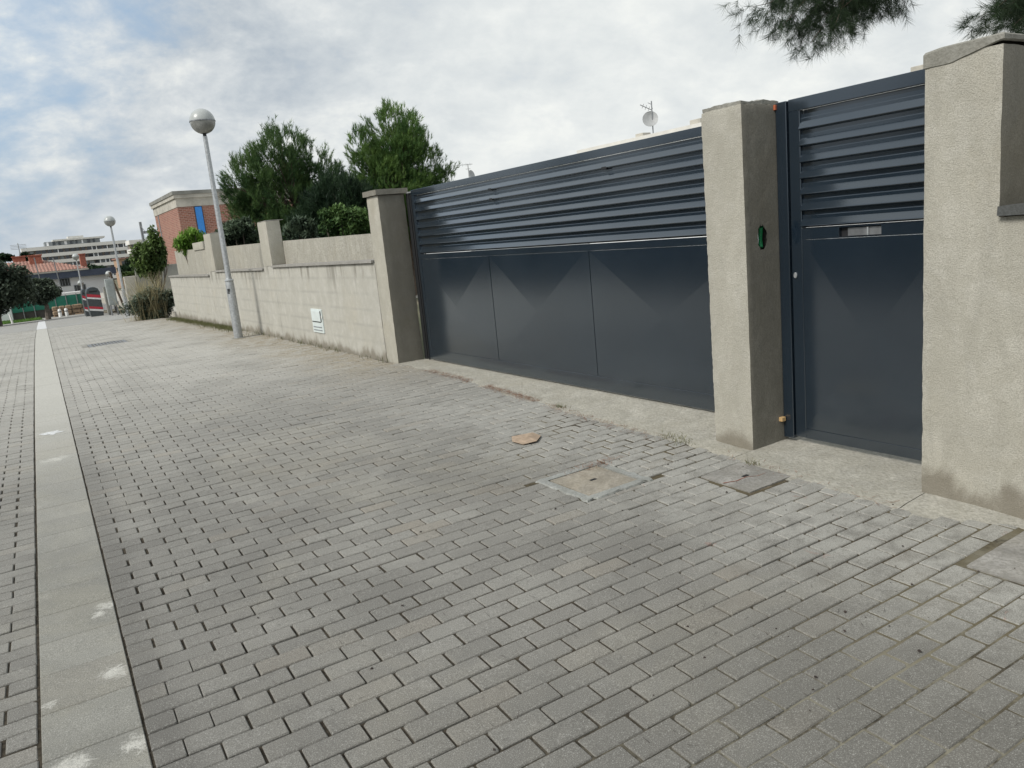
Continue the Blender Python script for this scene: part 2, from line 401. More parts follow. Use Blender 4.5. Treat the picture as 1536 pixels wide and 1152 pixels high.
def bed_material():
    m, t, b = mat('joint_sand'); g = N(t, 'ShaderNodeNewGeometry').outputs['Position']
    s = N(t, 'ShaderNodeSeparateXYZ'); t.links.new(g, s.inputs[0])
    c = mixc(t, mapr(t, tnoise(t, g, 40, 4, .7), .3, .7), (.030, .026, .020), (.085, .073, .055))
    # pale sand swept into joints close by on the right, moss-brown by the gates
    n = tnoise(t, g, 1.3, 4, .6, .5)
    near = math_n(t, 'MULTIPLY', mapr(t, math_n(t, 'ADD', s.outputs[0], math_n(t, 'MULTIPLY', n, 1.2)), 1.5, 2.3), mapr(t, s.outputs[1], 2.0, 1.3))
    c = mixc(t, math_n(t, 'MULTIPLY', near, mapr(t, tnoise(t, g, 5, 4, .7), .35, .6, .1, .9)), c, (.26, .245, .19))
    moss = math_n(t, 'MULTIPLY', mapr(t, s.outputs[0], 1.9, 2.6), mapr(t, tnoise(t, g, 3, 4, .6), .35, .6))
    moss = math_n(t, 'MULTIPLY', moss, mapr(t, s.outputs[1], 7.5, 5.5, 0, .75))
    c = mixc(t, moss, c, (.135, .115, .072))
    sub = N(t, 'ShaderNodeVectorMath', operation='DISTANCE'); t.links.new(g, sub.inputs[0]); sub.inputs[1].default_value = (2.85, 2.05, -.03)
    c = mixc(t, mapr(t, math_n(t, 'ADD', sub.outputs['Value'], math_n(t, 'MULTIPLY', n, .3)), .35, .75, .95, 0), c, (.060, .047, .030))
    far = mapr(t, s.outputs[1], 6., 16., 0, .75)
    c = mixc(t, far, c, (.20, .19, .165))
    t.links.new(c, b.inputs['Base Color']); b.inputs['Roughness'].default_value = .95; b.inputs['Specular IOR Level'].default_value = .1
    bn = N(t, 'ShaderNodeBump'); bn.inputs['Strength'].default_value = 1; bn.inputs['Distance'].default_value = .004
    t.links.new(tnoise(t, g, 160, 4, .7), bn.inputs['Height']); t.links.new(bn.outputs[0], b.inputs['Normal'])
    return m
M['bed'] = bed_material()

def farpave_material():
    m, t, b = mat('distant_paving'); g = N(t, 'ShaderNodeNewGeometry').outputs['Position']
    v = vscale(t, g, (1, 1, 1), (0, 0, 0), (0, 0, math.atan(KS)))
    br = N(t, 'ShaderNodeTexBrick', _Scale=1.0); t.links.new(v, br.inputs['Vector'])
    br.inputs['Color1'].default_value = (.30, .30, .285, 1); br.inputs['Color2'].default_value = (.37, .365, .345, 1); br.inputs['Mortar'].default_value = (.14, .13, .12, 1)
    br.inputs['Brick Width'].default_value = .2; br.inputs['Row Height'].default_value = .1; br.inputs['Mortar Size'].default_value = .004
    c = mixc(t, mapr(t, tnoise(t, g, .4, 5, .6), .3, .7, 0, .35), br.outputs[0], (.26, .24, .2))
    t.links.new(c, b.inputs['Base Color']); b.inputs['Roughness'].default_value = .85
    return m
M['farpave'] = farpave_material()

def earth_material():
    m, t, b = mat('earth_and_scrub'); g = N(t, 'ShaderNodeNewGeometry').outputs['Position']
    c = mixc(t, mapr(t, tnoise(t, g, .25, 6, .6), .4, .6), (.19, .16, .11), (.07, .085, .04))
    c = mixc(t, mapr(t, tnoise(t, g, 7, 5, .7), .3, .7, .5, 0), c, (.10, .085, .055))
    t.links.new(c, b.inputs['Base Color']); b.inputs['Roughness'].default_value = 1
    return m
M['earth'] = earth_material()

def paint_material():
    m, t, b = mat('anthracite_gate_paint'); g = N(t, 'ShaderNodeNewGeometry').outputs['Position']
    c = mixc(t, mapr(t, tnoise(t, g, 1.5, 4), .3, .7), (.009, .016, .025), (.012, .020, .030))
    c = mixc(t, mapr(t, tnoise(t, vscale(t, g, (1, 9, 1)), 3.0, 5, .7), .62, .85, 0, .05), c, (.16, .15, .13))   # dust film
    t.links.new(c, b.inputs['Base Color'])
    t.links.new(mapr(t, tnoise(t, g, 2, 3, .6), .3, .7, .17, .22), b.inputs['Roughness'])
    b.inputs['Specular IOR Level'].default_value = .9
    b.inputs['Coat Weight'].default_value = 1.; b.inputs['Coat IOR'].default_value = 1.65; b.inputs['Coat Roughness'].default_value = .15; b.inputs['Coat Tint'].default_value = (.87, .95, 1, 1)
    bn = N(t, 'ShaderNodeBump'); bn.inputs['Strength'].default_value = .05; bn.inputs['Distance'].default_value = .001
    t.links.new(math_n(t, 'ADD', tnoise(t, g, 400, 2, .5), math_n(t, 'MULTIPLY', tnoise(t, g, 3, 2, .5), 2.)), bn.inputs['Height']); t.links.new(bn.outputs[0], b.inputs['Normal'])
    return m
M['paint'] = paint_material()
M['black'] = simple('black_rubber', (.012, .013, .015), .6)
M['galv'] = simple('galvanised_steel', (.42, .44, .45), .5, .55, .5, .18, 30)
M['galvdark'] = simple('weathered_steel', (.25, .26, .27), .55, .5, .5, .2, 20)
M['white'] = simple('white_paint', (.78, .78, .76), .6, var=.05, scale=1.5)
M['whitewall'] = simple('white_wall_paint', (.80, .81, .82), .8, var=.08, scale=.6)
M['offwhite'] = simple('off_white_wall', (.62, .61, .57), .85, var=.12, scale=.8)
M['metergrey'] = simple('meter_box_plastic', (.60, .66, .65), .5, var=.05)
M['bluefascia'] = simple('slate_blue_fascia', (.05, .065, .10), .6)
M['glass'] = simple('dark_window_glass', (.03, .035, .04), .08, spec=.8)
M['shutter'] = simple('grey_shutter', (.24, .26, .27), .6)
M['chimney'] = simple('chimney_brick', (.33, .12, .08), .9, var=.25)
M['green_net'] = simple('green_mesh_screen', (.02, .16, .11), .8, var=.25, scale=1.2)
M['stone'] = simple('rubble_stone', (.25, .18, .12), .95, var=.45, scale=4, bump=1, bscale=8)
M['bluepanel'] = simple('bright_blue_sheet', (.03, .22, .62), .5, var=.08)
M['palecon'] = simple('pale_concrete_band', (.42, .40, .35), .9, var=.18, scale=1.5)
M['greycon'] = simple('grey_block_wall', (.22, .22, .20), .95, var=.22, scale=1.2, bump=.6, bscale=12)
M['bingrey'] = simple('bin_plastic', (.06, .07, .075), .5, var=.2)
M['binred'] = simple('red_stripe', (.45, .03, .05), .5)
M['binwhite'] = simple('white_stripe', (.75, .75, .75), .5)
M['cabinet'] = simple('cabinet_metal', (.33, .36, .35), .6, var=.12)
M['wood'] = simple('timber_wedge', (.45, .30, .14), .8)
M['card'] = simple('cardboard', (.36, .275, .20), .9, var=.2, scale=20)
M['conduit'] = simple('green_conduit', (.02, .28, .10), .4)
M['cavity'] = simple('bare_cavity', (.05, .045, .04), .95)
M['orange'] = simple('orange_hinge_cap', (.45, .12, .05), .6)
M['bark'] = simple('pine_bark', (.10, .075, .055), .95, var=.35, scale=12, bump=1, bscale=30)
M['barkgrey'] = simple('grey_bark', (.14, .12, .10), .95, var=.3, scale=12)
M['splash'] = simple('plaster_splash', (.58, .59, .59), .95, var=.2, scale=60)
M['dirt'] = simple('dirt', (.11, .09, .06), 1, var=.4, scale=30)
M['litter'] = simple('dead_pine_needles', (.20, .085, .04), .95, var=.4, scale=30)
M['debris'] = simple('dark_crumbs', (.04, .03, .025), .95, var=.4, scale=40)
M['whitespill'] = simple('dried_plaster_spill', (.62, .62, .60), .9, var=.1, scale=20)
M['redspill'] = simple('dried_red_mud', (.24, .11, .08), .95, var=.3, scale=20)

def leaf_material(name, lo, hi, trans=.25):
    m, t, b = mat(name); at = N(t, 'ShaderNodeAttribute', attribute_name='tone').outputs['Fac']
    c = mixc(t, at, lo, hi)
    t.links.new(c, b.inputs['Base Color']); b.inputs['Roughness'].default_value = .6; b.inputs['Specular IOR Level'].default_value = .3
    tr = N(t, 'ShaderNodeBsdfTranslucent'); t.links.new(mixc(t, .5, c, hi), tr.inputs[0])
    mx = N(t, 'ShaderNodeMixShader'); mx.inputs[0].default_value = trans
    t.links.new(b.outputs[0], mx.inputs[1]); t.links.new(tr.outputs[0], mx.inputs[2])
    t.links.new(mx.outputs[0], t.nodes['Material Output'].inputs[0]); return m
M['pine'] = leaf_material('pine_needles', (.024, .065, .024), (.12, .20, .06))
M['pine2'] = leaf_material('bright_pine_needles', (.035, .09, .025), (.16, .26, .065))
M['pinenear'] = leaf_material('overhanging_needles', (.012, .026, .012), (.05, .085, .035))
M['darkleaf'] = leaf_material('dark_foliage', (.010, .025, .014), (.035, .07, .03))
M['midleaf'] = leaf_material('mid_green_foliage', (.04, .075, .025), (.17, .25, .075))
M['greyleaf'] = leaf_material('grey_green_foliage', (.03, .05, .035), (.13, .18, .11))
M['olive'] = leaf_material('olive_foliage', (.045, .065, .05), (.17, .21, .145))
M['brightleaf'] = leaf_material('bright_green_foliage', (.07, .16, .02), (.22, .38, .06))
M['straw'] = leaf_material('dry_straw', (.20, .17, .09), (.50, .45, .27))
M['grass'] = leaf_material('grass_blades', (.04, .10, .015), (.14, .26, .05))
M['weeds'] = leaf_material('verge_weeds', (.07, .08, .03), (.20, .20, .09))

# ------------------------------------------------------------------ terrain
ys = sorted(set([-60, -30, -10] + PY + [25, 28, 38, 50, 65, 100, 150, 300, 600, 1200]))
xs = [-1500, -400, -120, -40, -15, -6.4, -3, 0, 2, 4, 6, 10, 20, 40, 120, 400, 1500]
b = MB(); vs = [(x, y, gz(y)-.06) for y in ys for x in xs]; nx = len(xs)
b.add(vs, [(j*nx+i, j*nx+i+1, (j+1)*nx+i+1, (j+1)*nx+i) for j in range(len(ys)-1) for i in range(nx-1)])
tag(b.build('ground', M['earth']), 'dry earth and scrub ground beyond the paved street', kind='structure')

# ------------------------------------------------------------------ paved street
APR = [(-9, 3.65), (1.57, 3.64), (1.6, 3.62), (1.92, 3.495), (2.62, 3.505), (3.37, 3.565), (3.73, 3.568), (4.42, 3.552), (5.45, 3.65), (6.73, 3.715), (8.3, 3.74), (8.4, 3.70), (60, 3.70)]
def apr_edge(y): return float(np.interp(y, [p[0] for p in APR], [p[1] for p in APR]))
COVERS = [((2.485, 2.87, 3.245, 3.64), .05), ((3.13, 3.50, 2.66, 3.04), .0), ((3.08, 3.62, .98, 1.53), .0)]
GRATE = (1.12, 1.80, 16.9, 17.5)
SH = 1/math.sqrt(1+KS*KS)
def uv2xy(u, v):   # u: distance right of kerb left edge, v: distance along
    return K0+(u+KS*v)*SH, (v-KS*u)*SH
def fillness(x, y):
    """how far joint filling rises: mortar smeared near the gates, sand packed at near right"""
    a = max(0, min(1, (x-2.95)/.4))*max(0, min(1, (5.3-y)/.6))*max(0, min(1, (y-3.0)/.4))
    n = mnoise.noise(Vector((x*2.2, y*2.2, 3)))
    a = a*(.75+.7*n)
    bb = max(0, min(1, (x-1.2)/.8))*max(0, min(1, (1.9-y)/.5))*(.30+.35*n)
    c = max(0, min(1, (x-3.1)/.3))*max(0, min(1, (2.0-y)/.3))*(.9+.5*n)
    d = max(0, min(1, (x-2.9)/.5))*max(0, min(1, (y-8)/3))*(.35+.9*n)
    q = max(0, 1-math.hypot(x-2.85, y-2.05)/.5)
    return max(0, min(1.05, max(a, bb, c, d)))*(1-min(1, 1.6*q))
def bed_z(x, y): return gz(y)-.0075+.0072*fillness(x, y)+.0012*mnoise.noise(Vector((x*14, y*14, 0)))
def grid(name, xr, yr, step, zf, mat_, parent=None, cond=None):
    X = np.arange(xr[0], xr[1]+step/2, step); Y = np.arange(yr[0], yr[1]+step/2, step)
    V = [(x, y, zf(x, y)) for y in Y for x in X]; n = len(X); Fc = []
    for j in range(len(Y)-1):
        for i in range(n-1):
            if cond is None or cond(X[i]+step/2, Y[j]+step/2): Fc.append((j*n+i, j*n+i+1, (j+1)*n+i+1, (j+1)*n+i))
    o = npmesh(name, V, Fc, mat_, parent); o.data.polygons.foreach_set('use_smooth', [True]*len(o.data.polygons)); return o

pavement = empty('pavement', (2, 4, 0), 'grey brick-paved footway between the kerb strip and the gated wall', kind='structure')
road = empty('road', (-2, 4, 0), 'grey brick-paved lane left of the pale kerb strip', kind='structure')
kerb = empty('kerb', (.1, 4, 0), 'pale concrete slab strip running along the brick paving', kind='structure')
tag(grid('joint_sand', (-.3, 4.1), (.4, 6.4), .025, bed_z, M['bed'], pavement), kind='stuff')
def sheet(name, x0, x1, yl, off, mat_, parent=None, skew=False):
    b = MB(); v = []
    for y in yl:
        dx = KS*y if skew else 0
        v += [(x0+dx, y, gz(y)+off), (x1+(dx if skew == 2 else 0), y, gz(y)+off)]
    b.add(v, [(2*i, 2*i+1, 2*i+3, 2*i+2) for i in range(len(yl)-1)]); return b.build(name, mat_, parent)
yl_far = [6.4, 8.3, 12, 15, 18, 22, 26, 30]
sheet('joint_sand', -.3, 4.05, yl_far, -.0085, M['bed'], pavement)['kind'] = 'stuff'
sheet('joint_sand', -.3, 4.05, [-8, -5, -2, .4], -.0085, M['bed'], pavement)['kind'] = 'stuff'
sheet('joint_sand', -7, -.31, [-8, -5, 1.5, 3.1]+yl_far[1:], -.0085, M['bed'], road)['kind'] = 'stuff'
far_y = [30.0, 34, 38, 45, 50, 57, 66]
tag(sheet('far_paving', -9, 4.6, far_y, -.002, M['farpave']), 'distant end of the brick paving dropping over the crest', kind='structure')

# ---- pavers
L_, W_ = .2, .0985
def paver_mesh(u0, u1, v0, v1, seed, zt=0., tone=.5):
    """one paver: chamfered block with slightly worn outline; returns verts, faces about its own centre"""
    r = random.Random(seed)
    g = .0031; gu = .0043; c = .0022+r.random()*.0018
    a0, a1, b0, b1 = u0+gu+r.uniform(-.0025, .0022), u1-gu+r.uniform(-.0022, .0025), v0+g+r.uniform(-.0006, .001), v1-g+r.uniform(-.001, .0006)
    k = .0015+r.random()*.003   # corner cut
    def kk(): return k*(3.5 if r.random() < .05 else 1)*r.uniform(.7, 1.3)
    k1, k2, k3, k4 = min(kk(), .03), min(kk(), .03), min(kk(), .03), min(kk(), .03)
    if min(a1-a0, b1-b0) < .07: k1 = k2 = k3 = k4 = min(k, (b1-b0)*.2, (a1-a0)*.2)
    out = [(a0+k1, b0), (a1-k2, b0), (a1, b0+k2), (a1, b1-k3), (a1-k3, b1), (a0+k4, b1), (a0, b1-k4), (a0, b0+k1)]
    cu, cv = (a0+a1)/2, (b0+b1)/2
    def ins(p, d): return (p[0]-math.copysign(min(d, abs(p[0]-cu)), p[0]-cu), p[1]-math.copysign(min(d, abs(p[1]-cv)), p[1]-cv))
    inn = [ins(p, c) for p in out]
    j = [r.uniform(-.0012, .0012) for _ in range(8)]
    V = [(p[0]-cu, p[1]-cv, -.03) for p in out] + [(p[0]-cu, p[1]-cv, -.0042+j[i]) for i, p in enumerate(out)] + [(p[0]-cu, p[1]-cv, 0) for p in inn]
    Fq = [(i, (i+1) % 8, 8+(i+1) % 8, 8+i) for i in range(8)] + [(8+i, 8+(i+1) % 8, 16+(i+1) % 8, 16+i) for i in range(8)]
    Ft = [(16, 16+i, 16+i+1) for i in range(1, 7)]
    return V, Fq, Ft, (cu, cv)
VARS = {}
def variant(kind, u0, u1, v0, v1, k):
    key = (kind, round(u1-u0, 3), round(v1-v0, 3), k)
    if key not in VARS:
        w = u1-u0
        V, Fq, Ft, c = paver_mesh(0, w, 0, v1-v0, hash((kind, k)) & 0xffff if False else k*31+int(w*1000))
        me = bpy.data.meshes.new('paver'); me.from_pydata(V, [], Fq+[tuple(16+i for i in range(8))])
        a = me.attributes.new('tone', 'FLOAT', 'FACE'); tv = random.Random(k*7+3).random()
        a.data.foreach_set('value', [tv]*len(me.polygons)); me.materials.append(M['paver']); VARS[key] = me
    return VARS[key]

def collect(side):
    out = []
    vmin, vmax = -1.4, 30.
    nrow = int((vmax-vmin)/W_)
    for ri in range(nrow):
        v0 = vmin+ri*W_; par = ri % 2
        if side == 'pavement': ulo, uhi = .303, 4.35
        else: ulo, uhi = -3.4, -.003
        first = (ulo - (L_/2 if par else 0)) if side == 'pavement' else (uhi + (L_/2 if par else 0))
        k = 0
        while True:
            if side == 'pavement': a = first+k*L_; bq = a+L_
            else: bq = first-k*L_; a = bq-L_
            k += 1
            if (side == 'pavement' and a > uhi) or (side == 'road' and bq < ulo): break
            a, bq = max(a, .303) if side == 'pavement' else a, min(bq, uhi) if side == 'road' else bq
            if bq-a < .02: continue
            # the pavers shift a little from row to row
            x, y = uv2xy((a+bq)/2, v0+W_/2)
            e = apr_edge(y)-.01+.035*mnoise.noise(Vector((y*3, 0, 5)))
            if side == 'pavement' and x > e-.05:
                if x-(bq-a)/2 > e-.03: continue
                sft = (x+(bq-a)/2)-e
                if sft > 0: bq -= sft
                if bq-a < .018: continue
            skip = False; va, vb = v0, v0+W_
            for (x0, x1, y0, y1), mg in COVERS:
                X0, X1, Y0, Y1 = x0-mg, x1+mg, y0-mg, y1+mg
                xa, xb = x-(bq-a)/2, x+(bq-a)/2; ya, yb = y-W_/2, y+W_/2
                if xb <= X0 or xa >= X1 or yb <= Y0 or ya >= Y1: continue
                if ya < Y0-.03: vb -= yb-Y0
                elif yb > Y1+.03: va += Y1-ya
                elif xa < X0-.03: bq -= xb-X0
                elif xb > X1+.03: a += X1-xa
                else: skip = True
            if GRATE[0]-.03 < x < GRATE[1]+.03 and GRATE[2] < y < GRATE[3]: skip = True
            if skip: continue
            out.append((a, bq, va, vb))
    return out
def rowjit(v0): return .004*math.sin(v0*1.9)+.006*mnoise.noise(Vector((v0*3.3, 1, 0)))
for side, parent in (('pavement', pavement), ('road', road)):
    L = collect(side); scored = []
    for q in L:
        x, y = uv2xy((q[0]+q[1])/2, (q[2]+q[3])/2); z = gz(y)
        P = [proj((*uv2xy(u, v), z)) for u, v in ((q[0], q[2]), (q[1], q[2]), (q[1], q[3]), (q[0], q[3]))]
        area = 0
        if all(P) and any(0 <= p[0] <= 1536 and 0 <= p[1] <= 1152 for p in P):
            cl = [(min(1536, max(0, p[0])), min(1152, max(0, p[1]))) for p in P]
            area = abs(sum(cl[i][0]*cl[(i+1) % 4][1]-cl[(i+1) % 4][0]*cl[i][1] for i in range(4)))/2
        scored.append((area, q))
    scored.sort(key=lambda s: -s[0])
    AV, AQ, AT, TQ = [], [], [], []; nb = 0
    for i, (ar, q) in enumerate(scored):
        rr = random.Random(int(q[0]*1000)*7919+int(q[2]*1000))
        cu, cv = (q[0]+q[1])/2, (q[2]+q[3])/2
        if cu > .5 or cu < -.2: cu += rowjit(q[2])
        x, y = uv2xy(cu, cv)
        # settlement: some sunk, some proud
        dz = rr.uniform(-.0022, .0022)+.006*mnoise.noise(Vector((x*1.1, y*1.1, 9)))
        rg = max(0, 1-abs(x-2.95)/.5)*max(0, 1-abs(y-2.05)/.55); rg = max(rg, max(0, min(1, (x-2.95)/.35))*max(0, min(1, (5.0-y)/.8))*max(0, min(1, (y-3.1)/.3)))
        scl = 1-rg*rr.uniform(.03, .09)
        if rr.random() < .03 and fillness(x, y) < .1: dz -= .004
        dz += .002*max(0, fillness(x, y)-.5)
        tx, ty = rr.uniform(-.016, .016), rr.uniform(-.009, .009)
        rz = -math.atan(KS)+rr.uniform(-.008, .008)
        dz = max(dz, bed_z(x, y)-gz(y)+.0016)
        if i < 300:
            k = rr.randrange(24)
            o = bpy.data.objects.new('paver', variant(side, *q, k)); COL.objects.link(o)
            o.parent = parent; o.matrix_parent_inverse = Matrix.Translation(parent.location).inverted()
            slope = (gz(y+.05)-gz(y-.05))/.1
            o.location = (x, y, gz(y)+dz); o.rotation_euler = (ty+slope, tx*.6, rz); o.scale = (scl, scl, 1)
        else:
            V, Fq, Ft, c = paver_mesh(*q, rr.randrange(1 << 20)); tv = rr.random()
            cr, sr = math.cos(rz), math.sin(rz)
            for p in V: AV.append((x+(p[0]*cr-p[1]*sr)*scl, y+(p[0]*sr+p[1]*cr)*scl, gz(y+p[1])+dz+p[2]+p[1]*ty-p[0]*tx*.6))
            n8 = len(AV)-24
            for f in Fq: AQ.append([n8+w for w in f]); TQ.append(tv)
            for a_, b_, c_, d_ in ((16, 17, 18, 19), (16, 19, 20, 23), (20, 21, 22, 23)): AQ.append((n8+a_, n8+b_, n8+c_, n8+d_)); TQ.append(tv)
    tag(npmesh('paver_field', AV, AQ, M['paver'], parent, tone=TQ), kind='stuff')

# ---- kerb slabs
SL = .295
cnt = 0
for i in range(-8, 102):
    v0 = i*SL+.047; v1 = v0+SL
    r = random.Random(i*13+5)
    bb = MB(); bb.bbox(.004, .298, v0+.0016, v1-.0016, -.05, 0, .0028)
    dz = r.uniform(-.001, .0015)
    bb.v = [(*uv2xy(p[0]+r.uniform(-.0004, .0004), p[1]), gz(uv2xy(p[0], p[1])[1])+p[2]+dz) for p in bb.v]
    me = bb.mesh('kerb_slab'); bb.fix(me); a = me.attributes.new('tone', 'FLOAT', 'FACE'); a.data.foreach_set('value', [r.random()]*len(me.polygons))
    o = link('kerb_slab', me, M['slab'], kerb)
b = MB(); v = []
for i, y in enumerate([30.2, 34, 38, 45, 49]):
    x = K0+KS*y; v += [(x, y, gz(y)+.003), (x+.30, y, gz(y)+.003)]
b.add(v, [(2*i, 2*i+1, 2*i+3, 2*i+2) for i in range(4)]); b.build('far_kerb_slabs', M['splash'], kerb)['kind'] = 'stuff'

# dried plaster splashes on the strip
def splat(name, cx, cy, r, mat_, parent=None, seed=0, h=.0012, z0=.0012, asp=1.):
    b = MB(); n = 22; v = [(cx, cy, gz(cy)+z0+h)]
    for k in range(n):
        a = 2*math.pi*k/n; rr = r*(.65+.6*mnoise.noise(Vector((math.cos(a)*1.6+seed*3.1, math.sin(a)*1.6, seed))))
        v.append((cx+rr*math.cos(a)*asp, cy+rr*math.sin(a), gz(cy+rr*math.sin(a))+z0))
    b.add(v, [(0, 1+k, 1+(k+1) % n) for k in range(n)], True); return b.build(name, mat_, parent)
for k, (px, py, r) in enumerate(((155, 918, .035), (168, 1012, .036), (74, 1056, .02), (200, 1112, .03), (95, 1148, .04), (95, 757, .03), (80, 820, .025), (86, 775, .05))):
    d = ray(px, py); P = CAMP+d*((0.-EYE)/d.z)
    #splat('splash', P.x, P.y, r, M['splash'], kerb, k)

splat('mortar_patch', .09, 8.15, .15, M['splash'], kerb, 4, .002, .003, .9)['label'] = 'whitish mortar patch smeared across the strip'
# ------------------------------------------------------------------ aprons in front of the gates
def apron(name, y0, y1, zin, label):
    nu, nv = 16, int((y1-y0)/.045); V = []; Fc = []
    for j in range(nv+1):
        y = y0+(y1-y0)*j/nv; e = apr_edge(y)-.075+.03*mnoise.noise(Vector((y*3, 0, 5)))+.012*mnoise.noise(Vector((y*17, 0, 5)))
        for i in range(nu+1):
            t = i/nu; x = e+(4.3-e)*t
            tt = max(0, t-.09)/.91; z = gz(y)-.006+(zin(y)-gz(y)+.004)*min(1, tt*1.5)+.010*min(1, t*8)+.0035*mnoise.noise(Vector((x*9, y*9, 0)))+.002*mnoise.noise(Vector((x*35, y*35, 0)))
            V.append((x, y, z))
    n = nu+1
    for j in range(nv):
        for i in range(nu): Fc.append((j*n+i, j*n+i+1, (j+1)*n+i+1, (j+1)*n+i))
    o = npmesh(name, V, Fc, M['concrete']); o.data.polygons.foreach_set('use_smooth', [True]*len(o.data.polygons))
    return tag(o, label, kind='structure')
apron('concrete_apron', 3.12, 8.36, lambda y: -.01+.078*max(0., min(1., (y-3.2)/.5)), 'rough pale concrete ramp under the wide sliding gate')
apron('concrete_apron', 2.03, 3.115, lambda y: -.002, 'pale concrete threshold in front of the narrow pedestrian gate')
apron('concrete_apron', -3.5, 2.025, lambda y: .0, 'thin cement fillet at the foot of the right-hand wall')
b = MB(); b.box(4.3, 20, -6, 60, -.3, -.004); tag(b.build('driveway', M['palecon']), 'pale concrete driveway behind the gates', kind='structure')

# ------------------------------------------------------------------ gate pillars
WX = 3.70
pil = empty('gate_pillar', (3.87, 8.48, 0), 'rendered pillar with overhanging dark cement cap left of the sliding gate', 'pillar', 'pillars of the gates')
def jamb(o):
    """near-side pillar faces take a smooth cement coat darkened by painted-in shade"""
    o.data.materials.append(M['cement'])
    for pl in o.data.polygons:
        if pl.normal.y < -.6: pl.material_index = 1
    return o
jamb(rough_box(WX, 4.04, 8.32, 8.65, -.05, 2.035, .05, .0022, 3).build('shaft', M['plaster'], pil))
rough_box(3.672, 4.08, 8.292, 8.685, 2.035, 2.10, .05, .002, 4, edge=.004).build('cap', M['capcement'], pil)['label'] = 'dark overhanging cement cap'
pil = empty('gate_pillar', (3.87, 3.26, 0), 'rendered pillar between the two gates with a hole showing green conduit', 'pillar', 'pillars of the gates')
hz = lambda x, z: (abs(x-3.848)/.043)**2+(abs(z-1.312)/.072)**2 < 1+.35*mnoise.noise(Vector((x*50, z*50, 0)))
gx = np.concatenate([np.linspace(WX, 3.79, 5), np.linspace(3.796, 3.90, 18), np.linspace(3.92, 4.06, 7)])
gzz = np.concatenate([np.linspace(-.05, 1.21, 55), np.linspace(1.218, 1.41, 28), np.linspace(1.43, 2.085, 30)])
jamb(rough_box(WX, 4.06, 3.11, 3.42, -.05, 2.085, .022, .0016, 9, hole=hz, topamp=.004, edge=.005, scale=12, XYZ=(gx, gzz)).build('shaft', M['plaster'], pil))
rough_box(WX+.004, 4.05, 3.115, 3.415, 2.078, 2.105, .02, .003, 12, topamp=.012, edge=.006).build('mortar_cap', M['mortar'], pil)['label'] = 'rough mortar skim on top'
b = MB()
b.add([(3.79, 3.125, 1.22), (3.91, 3.125, 1.22), (3.91, 3.125, 1.40), (3.79, 3.125, 1.40), (3.79, 3.19, 1.22), (3.91, 3.19, 1.22), (3.91, 3.19, 1.40), (3.79, 3.19, 1.40)],
      [(4, 5, 6, 7), (0, 1, 5, 4), (3, 7, 6, 2), (0, 4, 7, 3), (1, 2, 6, 5)])
cav = b.build('conduit_hole', M['cavity'], pil, fixn=False)
c = MB()
pts = [(3.862+.022*math.sin(t*2.6), 3.135+.02*math.sin(t*3), 1.25+.125*t) for t in [i/24 for i in range(25)]]
c.tube(pts, [.013+.0022*(i % 2) for i in range(25)], 10); c.build('conduit', M['conduit'], cav)['label'] = 'corrugated green conduit'
c = MB(); c.tube([(3.835, 3.14, 1.25), (3.828, 3.125, 1.30), (3.838, 3.14, 1.36)], .004, 6).build('cable', M['white'], cav)
c = MB(); c.bbox(3.985, 4.0, 3.098, 3.112, 2.045, 2.075, .002).build('bracket', M['orange'], pil)['label'] = 'small orange fixing at the top'
b = MB(); b.bbox(3.955, 3.992, 3.085, 3.112, .138, .165, .002); b.build('fixing_wedge', M['wood'], pil)['label'] = 'small timber wedge at the foot'

pil = empty('gate_pillar', (3.87, 1.88, 0), 'rendered pillar with rough mortar top at the right of the pedestrian gate', 'pillar', 'pillars of the gates')
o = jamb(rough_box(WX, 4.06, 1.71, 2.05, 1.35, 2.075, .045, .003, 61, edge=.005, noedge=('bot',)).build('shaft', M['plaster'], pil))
# mortar cap with a wavy lower edge
b = MB(); nn = 26; vs = []; fs = []
ring = [(WX-.004, 2.053), (WX-.004, 1.707), (4.064, 1.707), (4.064, 2.053)]
per = []
for q in range(4):
    a_, c_ = ring[q], ring[(q+1) % 4]
    for k in range(nn): per.append((a_[0]+(c_[0]-a_[0])*k/nn, a_[1]+(c_[1]-a_[1])*k/nn))
n = len(per)
for q, (x, y) in enumerate(per):
    lowz = 2.088-.052*max(0, min(1, (y-1.72)/.2))+.006*mnoise.noise(Vector((x*12, y*12, 2)))
    nz_ = mnoise.noise(Vector((x*9, y*9, 7)))
    o1 = Vector((x-3.88, y-1.88, 0)).normalized()
    vs += [(x+.012*o1.x*-1, y-.012*o1.y, lowz), (x, y, lowz+.006), (x+.002*nz_, y+.002*nz_, 2.112-.012*max(0, min(1, (y-1.95)/.1))+.003*nz_), (x-.010*o1.x, y-.010*o1.y, 2.119-.008*max(0, min(1, (y-1.98)/.07))+.003*nz_)]
for q in range(n):
    for k in range(3): fs.append((4*q+k, 4*((q+1) % n)+k, 4*((q+1) % n)+k+1, 4*q+k+1))
fs.append(tuple(4*q+3 for q in range(n)))
b.add(vs, fs, False); b.build('mortar_cap', M['mortar'], pil)['label'] = 'grey mortar cap with a wavy lower edge'

